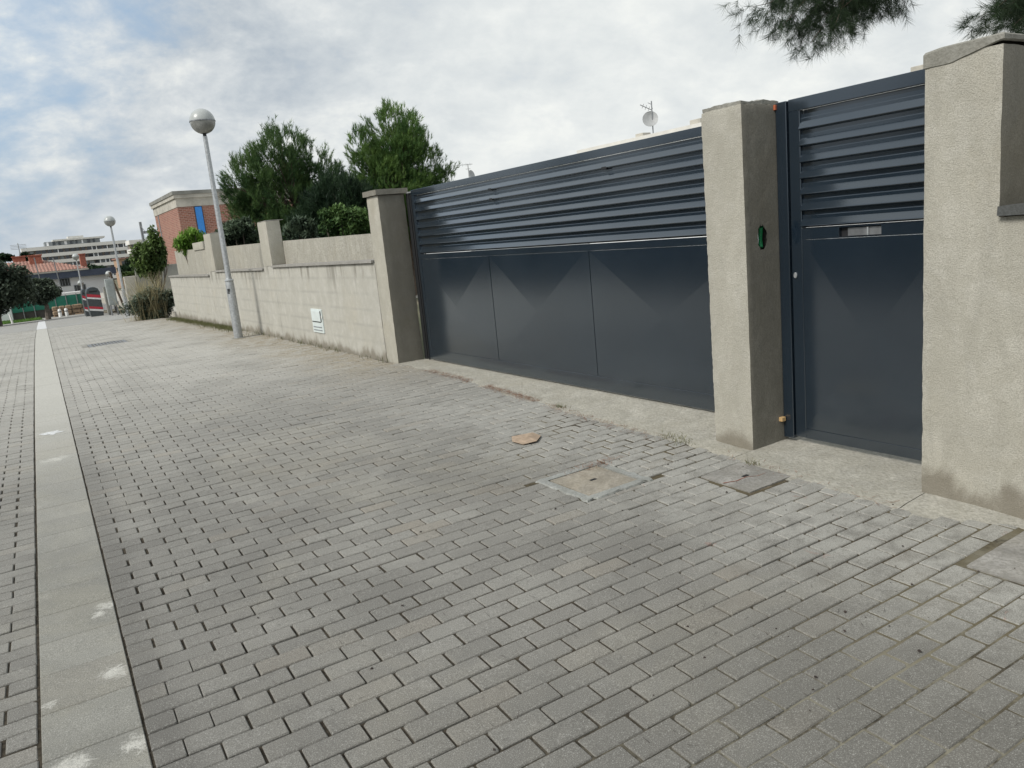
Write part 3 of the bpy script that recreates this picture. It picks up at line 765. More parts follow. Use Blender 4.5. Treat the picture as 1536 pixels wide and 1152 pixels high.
# ------------------------------------------------------------------ walls
def wall_stack(parent, y0, y1, zs, zt0, zt1, seed, sillmat, base=-.1, sill_out=.035, pm=None):
    rough_box(WX, 4.0, y0, y1, base, zs, .08, .003, seed, edge=.002).build('lower_wall', pm or M['plaster_wall'], parent)
    rough_box(WX-sill_out, 3.96, y0+.01, y1-.01, zs+.001, zs+.036, .05, .0012, seed+2, edge=.003).build('sill', sillmat, parent)
    r = rough_box(3.93, 4.02, y0, y1, zs-.05, zt0, .09, .002, seed+5, edge=.003)
    if zt1 != zt0: r.v = [Vector((p[0], p[1], p[2]+(zt1-zt0)*(p[1]-y0)/(y1-y0) if p[2] > zt0-.2 else p[2])) for p in r.v]
    r.build('upper_wall', M['concrete'] if seed < 50 else M['plaster'], parent)
gw = empty('garden_wall', (3.85, 15, 0), 'long low rendered wall with square piers and thin sills left of the sliding gate', 'wall')
wall_stack(gw, 8.652, 12.849, 1.275, 1.62, 1.69, 31, M['sill'])
wall_stack(gw, 13.365, 16.97, 1.235, 1.70, 1.74, 36, M['sill'])
wall_stack(gw, 17.617, 22.5, 1.15, 1.755, 1.82, 41, M['sill'])
for (y0, y1, zt, zb) in ((12.851, 13.363, 2.03, 1.30), (16.972, 17.615, 2.035, 1.25), (18.75, 19.9, 1.93, 1.75)):
    if zb < 1.5: rough_box(WX, 4.0, y0, y1, -.1, zb, .08, .003, 50, edge=.002).build('lower_wall', M['plaster_wall'], gw)
    rough_box(WX+(0 if zb < 1.5 else .2), 3.935 if zb < 1.5 else 4.1, y0, y1, zb+.001, zt, .06, .003, y0, edge=.006).build('pier', M['plaster'], gw)
    if zb < 1.5: rough_box(WX+.003, 4.0, y0+.002, y1-.002, zt-.004, zt+.012, .06, .002, y0+3, edge=.006).build('pier_cap', M['sill'], gw)
rw = empty('boundary_wall', (3.85, -1, 0), 'rough rendered wall with a dark stone sill at the right edge', 'wall')
rough_box(WX, 4.055, -4.2, 2.05, -.35, 1.35, .045, .003, 61, edge=.005, noedge=('top',)).build('lower_wall', M['plaster'], rw)
rough_box(WX-.035, 3.96, -4.2, 1.708, 1.353, 1.40, .05, .0012, 62, edge=.003).build('sill', M['darksill'], rw)
rough_box(3.93, 4.02, -4.2, 1.71, 1.40, 1.85, .09, .002, 63, edge=.003).build('upper_wall', M['plaster'], rw)
rough_box(WX+.001, 4.06, -4.6, -4.201, -.4, 2.1, .09, .002, 64, edge=.004).build('pier', M['plaster'], rw)

# ------------------------------------------------------------------ sliding gate
XG = 4.05
def louvre_profile(x, zt, p=.0925):
    k = p/.0925
    f = [(-.002, 0), (-.002, -.020), (-.008, -.022), (-.009, -.025), (-.009, -.043), (-.030, -.076), (-.0335, -.0805), (-.034, -.083), (-.032, -.0855), (-.028, -.0865), (-.006, -.0885), (-.002, -.0925), (.004, -.0925), (.004, -.084), (-.025, -.081), (-.005, -.045), (-.003, -.030), (.002, -.030), (.004, 0)]
    return [(x+a, zt+z*k) for a, z in f]
def add_louvres(parent, x, y0, y1, zt, n, p):
    m0 = None
    for i in range(n):
        if m0 is None:
            bb = MB(); bb.prism(louvre_profile(x+.022, zt, p), 1, y0, y1); o = bb.build('louvre_slat', M['paint'], parent); m0 = o
        else:
            o = m0.copy(); COL.objects.link(o); o.location = (0, 0, -p*i)
g = empty('sliding_gate', (XG, 5.8, .1), 'wide anthracite sliding gate with louvres above three creased panels', 'gate')
y0, y1, zt = 3.30, 8.17, 2.055
MB().bbox(XG, XG+.05, y0, y1, zt-.062, zt, .0015).build('top_rail', M['paint'], g)
MB().bbox(XG, XG+.05, y0, y0+.06, .09, zt-.063, .003).build('stile', M['paint'], g)
MB().bbox(XG, XG+.05, y1-.06, y1, .09, zt-.063, .003).build('stile', M['paint'], g)
MB().bbox(XG-.001, XG+.05, y0+.061, y1-.061, 1.272, 1.327, .001).build('middle_rail', M['paint'], g)
MB().bbox(XG-.001, XG+.05, y0+.061, y1-.061, .095, .212, .0012).build('bottom_rail', M['paint'], g)
add_louvres(g, XG, y0+.061, y1-.061, 1.99, 7, .0935)
MB().box(XG+.045, XG+.049, y0+.061, y1-.061, 1.33, 1.99).build('back_sheet', M['paint'], g)
bars = [(5.03, 5.075), (6.61, 6.655)]
for (a, b_) in bars: MB().bbox(XG-.001, XG+.05, a, b_, .213, 1.271, .0012).build('panel_bar', M['paint'], g)
def creased(x, a, b_, z0, z1, depth, parent):
    cy, cz = (a+b_)/2, (z0+z1)/2; q = MB(); e = .006
    v = [(x, a, z0), (x, b_, z0), (x, b_, z1), (x, a, z1), (x-depth, cy, cz), (x+.03, a, z0), (x+.03, b_, z0), (x+.03, b_, z1), (x+.03, a, z1)]
    q.add(v, [(0, 1, 4), (1, 2, 4), (2, 3, 4), (3, 0, 4), (5, 8, 7, 6), (0, 5, 6, 1), (1, 6, 7, 2), (2, 7, 8, 3), (3, 8, 5, 0)])
    return q.build('creased_panel', M['paint'], parent)
for a, b_ in ((3.3645, 5.0265), (5.0785, 6.6065), (6.6585, 8.1055)): creased(XG+.0025, a, b_, .2135, 1.2705, .010, g)
for (yy, zz) in ((4.75, 1.915), (6.45, 1.915), (6.45, 1.822)): MB().bbox(XG-.012, XG+.01, yy-.03, yy+.03, zz-.022, zz-.002, .002).build('slat_clip', M['black'], g)
for yy in (4.2, 7.4): MB().lathe([(.0, -.01), (.035, -.01), (.035, .01), (0, .01)], (0, 0, 0), 12).build  # (wheels are hidden inside the bottom rail)
t = empty('gate_guide_post', (4.09, 8.29, .05), 'slim black guide post between the left pillar and the sliding gate', 'post')
MB().bbox(4.062, 4.10, 8.27, 8.335, .04, 2.03, .002).build('channel', M['black'], t)
MB().bbox(4.055, 4.12, 8.205, 8.225, .04, 2.0, .002).build('channel', M['black'], t)
MB().bbox(4.06, 4.11, 8.20, 8.33, 2.03, 2.045, .002).build('bracket', M['galv'], t)

# pedestrian gate
XP = 4.01
p = empty('gate_post', (4.03, 3.06, 0), 'dark blue square post fixed to the middle pillar', 'post')
MB().bbox(XP-.012, XP+.05, 3.034, 3.108, .028, 2.085, .003).build('square_tube', M['paint'], p)
p = empty('pedestrian_gate', (XP, 2.6, .04), 'narrow anthracite gate with louvres, letter slot and plain creased panel', 'gate')
a, b_ = 2.06, 3.026
MB().bbox(XP, XP+.045, a, b_, 2.02, 2.088, .0015).build('top_rail', M['paint'], p)
MB().bbox(XP, XP+.045, b_-.075, b_, .042, 2.019, .003).build('stile', M['paint'], p)
MB().bbox(XP, XP+.045, a, a+.03, .042, 2.019, .003).build('stile', M['paint'], p)
MB().bbox(XP-.001, XP+.045, a+.031, b_-.076, .042, .105, .0012).build('bottom_rail', M['paint'], p)
# rail with the letter slot: four pieces round an opening
q = MB(); q.bbox(XP, XP+.04, a+.031, 2.45, 1.276, 1.345, .0008); q.bbox(XP, XP+.04, 2.705, b_-.076, 1.276, 1.345, .0008)
q.bbox(XP, XP+.04, 2.45, 2.705, 1.334, 1.345, .002); q.bbox(XP, XP+.04, 2.45, 2.705, 1.276, 1.281, .002); rail = q.build('letter_slot_rail', M['paint'], p)
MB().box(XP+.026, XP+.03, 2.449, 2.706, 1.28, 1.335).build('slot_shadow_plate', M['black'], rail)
M['slotgrey'] = simple('brushed_slot_flap', (.30, .31, .32), .35, .7, var=.2, scale=12)
MB().bbox(XP+.016, XP+.020, 2.452, 2.66, 1.284, 1.330, .001).build('letter_flap', M['slotgrey'], rail)
MB().bbox(XP+.008, XP+.015, 2.53, 2.54, 1.284, 1.330, .001).build('flap_rib', M['galv'], rail)
add_louvres(p, XP-.004, a+.031, b_-.076, 1.995, 7, .0925)
MB().box(XP+.041, XP+.044, a+.031, b_-.076, 1.346, 2.019).build('back_sheet', M['paint'], p)
creased(XP+.0015, a+.0325, b_-.0775, .1065, 1.2745, .009, p)
q = MB(); q.lathe([(0, .006), (.010, .006), (.012, .003), (.012, 0)], (0, 0, 0), 14); q.box(-.0015, .0015, -.006, .006, .006, .0075)
q.v = [(XP-v[2]-.002, 3.0+v[0], 1.065+v[1]*1.5) for v in q.v]; q.build('lock_cylinder', M['galv'], p)

# ------------------------------------------------------------------ inspection covers, grate, odds and ends
def cover(name, rect, frame, label, mat_, seed, holes=True, z=.003):
    x0, x1, y0, y1 = rect; zc = gz((y0+y1)/2)
    e = empty(name, ((x0+x1)/2, (y0+y1)/2, zc), label, 'cover', 'inspection covers set in the paving')
    if frame:
        q = MB(); w = .055
        n = 26; v = []; per = []
        for k in range(4*n):
            s_, t_ = divmod(k, n); f = t_/n
            c_ = [(x0-w, y0-w), (x1+w, y0-w), (x1+w, y1+w), (x0-w, y1+w), (x0-w, y0-w)]
            ci = [(x0, y0), (x1, y0), (x1, y1), (x0, y1), (x0, y0)]
            o_ = (c_[s_][0]+(c_[s_+1][0]-c_[s_][0])*f, c_[s_][1]+(c_[s_+1][1]-c_[s_][1])*f)
            i_ = (ci[s_][0]+(ci[s_+1][0]-ci[s_][0])*f, ci[s_][1]+(ci[s_+1][1]-ci[s_][1])*f)
            wob = .02*mnoise.noise(Vector((o_[0]*16, o_[1]*16, seed)))+.01*mnoise.noise(Vector((o_[0]*50, o_[1]*50, seed)))
            o_ = (o_[0]+wob, o_[1]+wob)
            per += [(*o_, zc-.006), (o_[0]*.9+i_[0]*.1, o_[1]*.9+i_[1]*.1, zc+.004), (*i_, zc+.004), (*i_, zc-.02)]
        N4 = 4*n
        q.add(per, [(4*k+j, 4*((k+1) % N4)+j, 4*((k+1) % N4)+j+1, 4*k+j+1) for k in range(N4) for j in range(3)], False)
        q.build('mortar_frame', M['whitemortar'], e)
    g_ = .01
    r_ = rough_box(x0+g_, x1-g_, y0+g_, y1-g_, -.02, z, .03, .0012, seed, edge=.003, scale=14)
    r_.v = [Vector((v_[0], v_[1], v_[2]+gz(v_[1]))) for v_ in r_.v]
    r_.build('lid', mat_, e)
    MB().box(x0-.004, x1+.004, y0-.004, y1+.004, zc-.035, zc-.012).build('pit_edge', M['dirt'], e)
    if holes:
        q = MB(); cx, cy = (x0+x1)/2, (y0+y1)/2
        q.box(cx-.022, cx+.022, cy-.01, cy+.01, zc-.004, zc+z+.0022); q.build('lifting_slot', M['black'], e)
    return e
M['whitemortar'] = plaster('pale_mortar', (.36, .37, .355), .35, 80, .8)
M['lid1'] = plaster('beige_concrete_lid', (.36, .33, .28), .35, 60, .8, warm=.3)
M['lid2'] = plaster('stained_concrete_lid', (.33, .32, .30), .35, 60, 1.0, warm=.3)
cover('inspection_cover', COVERS[0][0], True, 'square beige concrete cover in a pale mortar frame on the paving', M['lid1'], 2)
cover('inspection_cover', COVERS[1][0], False, 'cracked grey concrete cover beside the middle pillar', M['lid2'], 5)
e3 = cover('inspection_cover', COVERS[2][0], False, 'dark stained concrete cover at the right edge of the photo', M['lid2'], 8, False)
# crack strip on the second lid
q = MB(); pts = [(3.14, 2.86), (3.22, 2.83), (3.30, 2.835), (3.36, 2.80), (3.44, 2.80)]
v = []
for k, (x, y) in enumerate(pts): w = .006*(1-k/4.5); v += [(x, y-w, gz(y)+.0046), (x, y+w, gz(y)+.0046)]
q.add(v, [(2*k, 2*k+2, 2*k+3, 2*k+1) for k in range(4)]); q.build('crack', M['redspill'], [o for o in bpy.data.objects if o.name == 'inspection_cover.001'][0])
# cardboard
q = MB(); cz = gz(4.45)
v = [(2.78, 4.47, .012), (2.86, 4.60, .006), (2.995, 4.52, .020), (3.01, 4.44, .006), (2.90, 4.335, .012), (2.80, 4.36, .005), (2.905, 4.46, .024)]
v = [(x, y, cz+z) for x, y, z in v]; t_ = [(x, y, z+.003) for x, y, z in v]
idx = [(0, 5, 6), (5, 4, 6), (4, 3, 6), (3, 2, 6), (2, 1, 6), (1, 0, 6)]
q.add(v+t_, [tuple(reversed(f)) for f in idx]+[tuple(i+7 for i in f) for f in idx]+[(i, (i+1) % 6, 7+(i+1) % 6, 7+i) for i in range(6)])
tag(q.build('cardboard_scrap', M['card']), 'torn piece of brown cardboard lying on the paving before the sliding gate', 'cardboard')
# drainage grate
e = empty('drain_grate', (1.46, 17.2, gz(17.2)), 'dark iron drain grate set in the far paving', 'drain')
x0, x1, y0, y1 = GRATE; zg = gz(17.2)+.002
MB().box(x0, x1, y0, y1, zg-.10, zg-.05).build('pit', M['black'], e)
q = MB(); q.box(x0, x1, y0, y0+.03, zg-.04, zg); q.box(x0, x1, y1-.03, y1, zg-.04, zg); q.box(x0, x0+.03, y0+.03, y1-.03, zg-.04, zg); q.box(x1-.03, x1, y0+.03, y1-.03, zg-.04, zg); q.build('frame', M['galvdark'], e)
for k in range(11):
    xx = x0+.05+k*(x1-x0-.1)/10; MB().box(xx-.014, xx+.014, y0+.031, y1-.031, zg-.03, zg-.002).build('grate_bar', M['galvdark'], e)

# meter box
e = empty('meter_box', (3.69, 10.97, .3), 'pale grey-green utility meter box set in the low wall', 'meter box')
MB().bbox(3.684, 3.75, 10.745, 11.20, .30, .65, .004).build('frame', M['metergrey'], e)
dr = MB().bbox(3.674, 3.683, 10.80, 11.17, .47, .625, .003).build('door', M['metergrey'], e)
MB().bbox(3.676, 3.683, 10.775, 10.797, .47, .625, .002).build('hinge_gap', M['black'], e)
MB().bbox(3.678, 3.683, 10.80, 11.17, .457, .468, .001).build('door_gap', M['black'], e)
for k in range(2): MB().bbox(3.676, 3.683, 10.80, 11.15, .335+.045*k, .349+.045*k, .002).build('vent', M['shutter'], e)
for k in range(2): MB().bbox(3.678, 3.683, 11.02+.02*k-.3*k, 11.05+.02*k-.3*k, .52, .56, .001).build('latch', M['white'], dr)

# ------------------------------------------------------------------ street lamps
M['globetop'] = simple('frosted_globe', (.40, .42, .41), .3, spec=.5, var=.06)
M['globelow'] = simple('smoked_globe', (.26, .265, .25), .2, spec=.6, var=.25, scale=7)
def lamp(x, y, label, r=.205, h=3.47, z=None):
    z = gz(y) if z is None else z
    e = empty('street_lamp', (x, y, z), label, 'street lamp', 'globe street lamps along the street')
    MB().lathe([(0, -.05), (.075, -.05), (.075, .05), (.073, .95), (.068, 1.0), (.052, 1.06), (.048, 1.10), (.036, h-.01), (0, h)], (x, y, z), 20).build('pole', M['galv'], e)
    MB().lathe([(.06, 1.005), (.075, 1.01), (.078, 1.03), (.06, 1.045)], (x, y, z), 20).build('collar', M['galv'], e)
    MB().lathe([(.0, h-.03), (.03, h-.02), (.03, h+.03), (.09, h+.055), (.10, h+.075), (.0, h+.08)], (x, y, z), 20).build('neck', M['black'], e)
    cz = h+.03+r; n = 10
    prof = lambda a0, a1, R: [(R*math.cos(a0+(a1-a0)*k/n), cz+R*math.sin(a0+(a1-a0)*k/n)) for k in range(n+1)]
    gl = MB().lathe(prof(rad(-75), rad(-1), r), (x, y, z), 28).build('globe_base', M['globelow'], e)
    MB().lathe(prof(rad(1), rad(90), r*1.005), (x, y, z), 28).build('globe_top', M['globetop'], e)
    MB().lathe([(r*.99, cz-.008), (r*1.03, cz-.008), (r*1.03, cz+.008), (r*.99, cz+.008)], (x, y, z), 28).build('globe_seam', M['galvdark'], e)
    return e
la = lamp(3.27, 14.1, 'nearest globe street lamp standing against the low garden wall')
for (px_, pz_, w_, h_) in ((3.2, .83, .03, .06), (3.2, .80, .012, .03), (3.205, .86, .01, .02)):
    q = MB()
    for k in range(3):
        a_ = rad(205+k*12+(pz_-.8)*200); q.add([(3.27+.0765*math.cos(a_), 14.1+.0765*math.sin(a_), .09+pz_), (3.27+.0765*math.cos(a_+.12), 14.1+.0765*math.sin(a_+.12), .09+pz_-.01), (3.27+.0765*math.cos(a_+.12), 14.1+.0765*math.sin(a_+.12), .09+pz_+h_-.01), (3.27+.0765*math.cos(a_), 14.1+.0765*math.sin(a_), .09+pz_+h_)], [(0, 1, 2, 3)])
    q.build('pole_mark', M['black'], la)
MB().lathe([(.0, -.01), (.13, -.01), (.12, .006), (.0, .012)], (3.27, 14.1, .09), 18).build('base_collar', M['mortar'], la)
lamp(3.83, 34.2, 'second globe street lamp beside the overgrown shrub')
lamp(4.05, 57.2, 'third globe street lamp in front of the dark blue fascia')
for px_, py_, Y_, lb in ((118, 425, 62, 'small distant globe lamp in front of the white house window'), (160, 411, 60, 'far globe lamp showing above the grey cabinet')):
    a_ = atY(px_, py_, Y_); zb_ = gz(Y_); lamp(a_.x+.12, Y_, lb, r=.20, h=a_.z-zb_-.23)

# ------------------------------------------------------------------ foliage builders
def perp(D):
    A = np.where(np.abs(D[:, 2:3]) < .9, np.array([[0, 0, 1.]]), np.array([[1., 0, 0]]))
    P = np.cross(D, A); P /= np.linalg.norm(P, axis=1, keepdims=True)+1e-9; return P, np.cross(D, P)
def unit(v): return v/(np.linalg.norm(v, axis=1, keepdims=True)+1e-9)
def needles(name, pos, dirs, tone, nb, slen, nlen, wid, spread, mat_, parent):
    """tufts: nb needle blades along each shoot"""
    n = len(pos); P, Q = perp(dirs)
    t = rng.random((n, nb)); a = rng.random((n, nb))*2*np.pi; sp_ = spread*(.6+.6*rng.random((n, nb)))
    rd = np.cos(a)[..., None]*P[:, None]+np.sin(a)[..., None]*Q[:, None]
    base = pos[:, None]+dirs[:, None]*(t*slen)[..., None]
    nd = dirs[:, None]*np.cos(sp_)[..., None]+rd*np.sin(sp_)[..., None]
    tip = base+nd*(nlen*(.7+.5*rng.random((n, nb))))[..., None]
    sd_ = np.cross(nd.reshape(-1, 3), rng.normal(size=(n*nb, 3))); sd_ = unit(sd_).reshape(n, nb, 3)*wid/2
    V = np.stack([base-sd_, base+sd_, tip], 2).reshape(-1, 3); Fc = np.arange(len(V)).reshape(-1, 3)
    T = np.clip(np.repeat(tone, nb)+rng.normal(size=n*nb)*.08, 0, 1)
    return npmesh(name, V, Fc, mat_, parent, tone=T)
def leaves(name, pos, tone, size, mat_, parent=None, up=.3, elong=1.8):
    n = len(pos); D = unit(rng.normal(size=(n, 3))+np.array([0, 0, up])); P, Q = perp(D)
    s_ = size*(.6+.8*rng.random((n, 1)))
    V = np.stack([pos-P*s_*.5, pos+D*s_*elong*.5-0*P, pos+P*s_*.5, pos-D*s_*elong*.5], 1).reshape(-1, 3)
    Fc = np.arange(len(V)).reshape(-1, 4); return npmesh(name, V, Fc, mat_, parent, tone=np.clip(tone, 0, 1))
def trunk(parent, pts, r, mat_, name='trunk'): return MB().tube(pts, r, 8).build(name, mat_, parent)

def pine(x, y, htop, lobes, nclump, label, matn, seed, tuft=14, slen=.22, nlen=.12, wid=.014, group=None):
    """lobes: list of (dx, dy, z, rx, rz) ellipsoids making the outline"""
    global rng; rng = np.random.default_rng(seed); z0 = .0
    e = empty('pine_tree', (x, y, z0), label, 'tree', group)
    C, O, wt = [], [], np.array([l[3]**2*l[4] for l in lobes]); wt = wt/wt.sum()
    for l, w in zip(lobes, wt):
        k = int(nclump*w); d = unit(rng.normal(size=(k, 3))); rr = (.45+.55*rng.random((k, 1))**.45)
        C.append(np.array([x+l[0], y+l[1], l[2]])+d*rr*np.array([l[3], l[3], l[4]])); O.append(d)
    C = np.concatenate(C); O = np.concatenate(O)
    n = len(C)
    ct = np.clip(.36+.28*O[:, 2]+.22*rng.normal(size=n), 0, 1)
    k = tuft; idx = np.repeat(np.arange(n), k)
    dirs = unit(O[idx]*.6+np.array([0, 0, 1.0])+rng.normal(size=(n*k, 3))*.30)
    pos = C[idx]+rng.normal(size=(n*k, 3))*np.array([.075, .075, .10])
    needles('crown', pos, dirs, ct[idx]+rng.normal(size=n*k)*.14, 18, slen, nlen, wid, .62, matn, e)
    zb = min(l[2]-l[4] for l in lobes)
    top = max(l[2]+l[4]*.5 for l in lobes)
    tp = [(x+.12*math.sin(t*4), y+.1*math.cos(t*5), z0+top*t) for t in [i/8 for i in range(9)]]
    trunk(e, tp, [.13*(1-i/9)+.015 for i in range(9)], M['bark'])
    q = MB()
    for c in C[rng.permutation(n)[:min(n, 130)]]:
        zz_ = max(.6, c[2]-.5-rng.random()*.5); tt = min(1, zz_/top); i = min(8, int(tt*8))
        s_ = Vector(tp[i]); m_ = (s_+Vector(c))/2+Vector((0, 0, -.08)); q.tube([s_, m_, Vector(c)], [.03, .018, .007], 5, False)
    q.build('limbs', M['bark'], e)['kind'] = 'stuff'
    return e
D2 = 24.0
pine(7.35, 22.6, 5.2, [(-.15, 0, 4.05, .85, 1.0), (-1.15, .1, 3.35, .66, .95), (-.75, -.2, 3.6, .6, .8), (.75, 0, 3.45, .8, 1.0), (0, .3, 2.7, 1.35, 1.2), (1.5, 0, 2.45, .8, 1.05), (1.1, 0, 3.0, .7, .9), (-1.1, 0, 2.2, .8, 1.0), (.4, -.2, 1.9, 1.3, .9)], 640,
     'dark green pine behind the low wall, left of the two big pines', M['pine'], 11)
pine(9.25, 19.2, 5.0, [(0, 0, 4.0, .72, .92), (.1, 0, 3.5, .8, .9), (-.98, 0, 3.7, .42, .62), (-.75, 0, 3.2, .6, .7), (.75, .1, 3.25, .62, .85), (1.22, 0, 2.95, .36, .62), (-.3, 0, 2.8, 1.0, .85), (.3, .3, 2.3, 1.2, .9)], 620,
     'brighter green pine rising behind the left gate pillar', M['pine2'], 12, tuft=15, slen=.15, nlen=.11, wid=.012)
pine(7.25, 18.6, 3.2, [(0, 0, 2.35, .75, .75), (.6, .2, 1.9, .8, .8), (-.5, .3, 1.7, .7, .8)], 420,
     'low dark pine filling the gap between the two big pines', M['darkleaf'], 13)

def shrub(name, cx, cy, cz, rx, ry, rz, n, size, matn, label, cat='shrub', seed=1, stems=True, group=None, lobes=8, up=.3, trunkh=None, elong=1.8, bark='barkgrey'):
    global rng; rng = np.random.default_rng(seed)
    e = empty(name, (cx, cy, gz(cy)), label, cat, group)
    P = []; T = []
    for k in range(lobes*3):
        d = unit(rng.normal(size=(1, 3)))[0]; c = np.array([cx, cy, cz])+d*np.array([rx, ry, rz])*(.3+.55*rng.random())
        m_ = n//(lobes*3); dd = unit(rng.normal(size=(m_, 3)))*(rng.random((m_, 1))**.4)
        s_ = .25+.25*rng.random(); pp = c+dd*np.array([rx, ry, rz])*s_
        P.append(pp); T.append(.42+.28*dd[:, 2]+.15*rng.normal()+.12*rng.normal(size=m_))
    P = np.concatenate(P); T = np.concatenate(T); P[:, 2] = np.maximum(P[:, 2], gz(cy)-.02)
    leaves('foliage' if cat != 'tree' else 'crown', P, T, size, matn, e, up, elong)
    zb = gz(cy)
    if trunkh is not None:
        trunk(e, [(cx, cy, zb-.05), (cx+.06, cy, zb+trunkh*.6), (cx-.04, cy, zb+trunkh), (cx, cy, cz)], [.16, .12, .10, .05], M[bark])
    q = MB()
    for k in range(9):
        a_ = k*2.4; q.tube([(cx, cy, zb+(trunkh or 0)*.8), (cx+rx*.35*math.cos(a_), cy+ry*.35*math.sin(a_), (zb+cz)/2+(trunkh or 0)*.3), (cx+rx*.65*math.cos(a_), cy+ry*.65*math.sin(a_), cz+rz*.35*math.sin(k))], [.03, .02, .008], 5, False)
    q.build('stems', M[bark], e)['kind'] = 'stuff'
    return e
def P_at(px, py, Y): p_ = atY(px, py, Y); return p_.x, p_.y, p_.z
def shrub_px(name, x0, x1, y0, y1, Y, n, size, matn, label, cat='shrub', seed=1, dy=None, **kw):
    a_ = P_at(x0, (y0+y1)/2, Y); b2 = P_at(x1, (y0+y1)/2, Y); t_ = P_at((x0+x1)/2, y0, Y); bo = P_at((x0+x1)/2, y1, Y)
    rx = abs(b2[0]-a_[0])/2; rz = abs(t_[2]-bo[2])/2
    return shrub(name, (a_[0]+b2[0])/2, Y, (t_[2]+bo[2])/2, rx, dy or rx, rz, n, size, matn, label, cat, seed, **kw)

shrub_px('shrub', 262, 316, 340, 385, 21, 5000, .035, M['brightleaf'], 'bright green feathery shrub poking above the far end of the low wall', seed=3, elong=5, up=1.2)
shrub_px('shrub', 322, 392, 325, 378, 18.5, 7000, .06, M['greyleaf'], 'grey-green shrub behind the wall just right of the nearest lamp pole', seed=4)
shrub_px('shrub', 424, 476, 326, 366, 15.5, 5000, .05, M['greyleaf'], 'silvery leafed shrub behind the wall right of the first pier', seed=5, up=.8, elong=2.6)
shrub_px('shrub', 470, 560, 300, 372, 17.5, 9000, .05, M['pine'], 'very dark dense shrub behind the wall beside the left gate pillar', seed=6)
shrub_px('tree', 200, 262, 342, 430, 30, 6000, .07, M['midleaf'], 'light green leafy tree past the far end of the low wall', 'tree', seed=7, trunkh=.7, lobes=10, elong=3, up=.8)
shrub_px('shrub', 178, 232, 388, 418, 39, 6000, .12, M['darkleaf'], 'dark green hedge mass behind the grey block wall', seed=8)
shrub_px('shrub', 180, 236, 402, 420, 36.8, 5000, .07, M['midleaf'], 'yellow-green climber spilling over the grey block wall', seed=9, dy=.25)
shrub_px('tree', -84, 54, 390, 482, 50, 40000, .12, M['olive'], 'large grey-green olive tree at the left edge', 'tree', seed=20, trunkh=.8, lobes=11)
shrub_px('tree', 34, 92, 414, 458, 54, 18000, .11, M['olive'], 'smaller olive tree in front of the white house', 'tree', seed=21, trunkh=1.3, lobes=10)
shrub_px('tree', 112, 158, 396, 414, 110, 3500, .30, M['darkleaf'], 'dark tree crown behind the right end of the red roof', 'tree', seed=22, trunkh=2)
shrub_px('tree', 30, 50, 378, 394, 120, 1800, .30, M['darkleaf'], 'small dark tree left of the square chimney', 'tree', seed=23, trunkh=2)
shrub_px('tree', -10, 22, 380, 392, 130, 1800, .30, M['darkleaf'], 'dark treetop at the far left skyline', 'tree', seed=24, trunkh=2)
shrub_px('shrub', 186, 276, 430, 484, 25.6, 12000, .045, M['olive'], 'overgrown green bush at the far end of the wall', seed=25, dy=.5, lobes=10)
# dry grass growing through that bush
rng = np.random.default_rng(31)
def blades(name, pos, h, wid, lean, tone, mat_, parent=None):
    n = len(pos); a_ = rng.random(n)*2*np.pi; side = np.stack([np.cos(a_), np.sin(a_), 0*a_], 1)*wid/2
    hh = (h*(.5+.7*rng.random(n)))[:, None]; ln = rng.normal(size=(n, 3))*np.array([1, 1, 0])*lean
    mid = pos+ln*hh*.35+np.array([0, 0, 1])*hh*.55; tip = pos+ln*hh+np.array([0, 0, 1])*hh*.95
    V = np.stack([pos-side, pos+side, mid+side*.8, mid-side*.8, tip+side*.1, tip-side*.1], 1).reshape(-1, 3)
    b0 = np.arange(n)*6; Fc = np.stack([np.stack([b0, b0+1, b0+2, b0+3], 1), np.stack([b0+3, b0+2, b0+4, b0+5], 1)], 1).reshape(-1, 4)
    return npmesh(name, V, Fc, mat_, parent, tone=np.repeat(np.clip(tone+rng.normal(size=n)*.2, 0, 1), 2))
e = empty('dry_grass_clump', (3.75, 25.6, -.1), 'tall straw-coloured grass clump in front of the far bush', 'grass')
n = 650; pos = np.stack([3.5+.2*rng.normal(size=n), 25.7+.25*rng.normal(size=n), np.full(n, -.12)], 1)
blades('straw_blades', pos, 1.3, .011, .28, .45, M['straw'], e)['kind'] = 'stuff'
# weeds along the wall foot
pos = []
for k in range(9000):
    y = 8.4+rng.random()*14.5
    dens = .03+.7*max(0, mnoise.noise(Vector((y*1.1, 4, 0)))-.1)+(.55 if y > 15.5 else 0)
    if rng.random() > dens: continue
    x = 3.69-abs(rng.normal())*(.05 if y < 14 else .11); pos.append((x, y, gz(y)-.002))
pos = np.array(pos); tag(blades('wall_foot_weeds', pos, .085, .006, .5, .35, M['weeds']), 'thin weeds and grass along the foot of the low wall', kind='stuff')
pos = []
for (cx, cy, r, k) in ((3.55, 3.60, .07, 70), (3.60, 3.72, .05, 40), (3.62, 5.0, .03, 40), (3.50, 2.95, .03, 30)):
    for _ in range(k): pos.append((cx+rng.normal()*r*.5, cy+rng.normal()*r, gz(cy)))
tag(blades('grass_tuft', np.array(pos),   .035, .0035, .8, .5, M['weeds']), 'small green grass tuft at the foot of the middle pillar', kind='stuff')
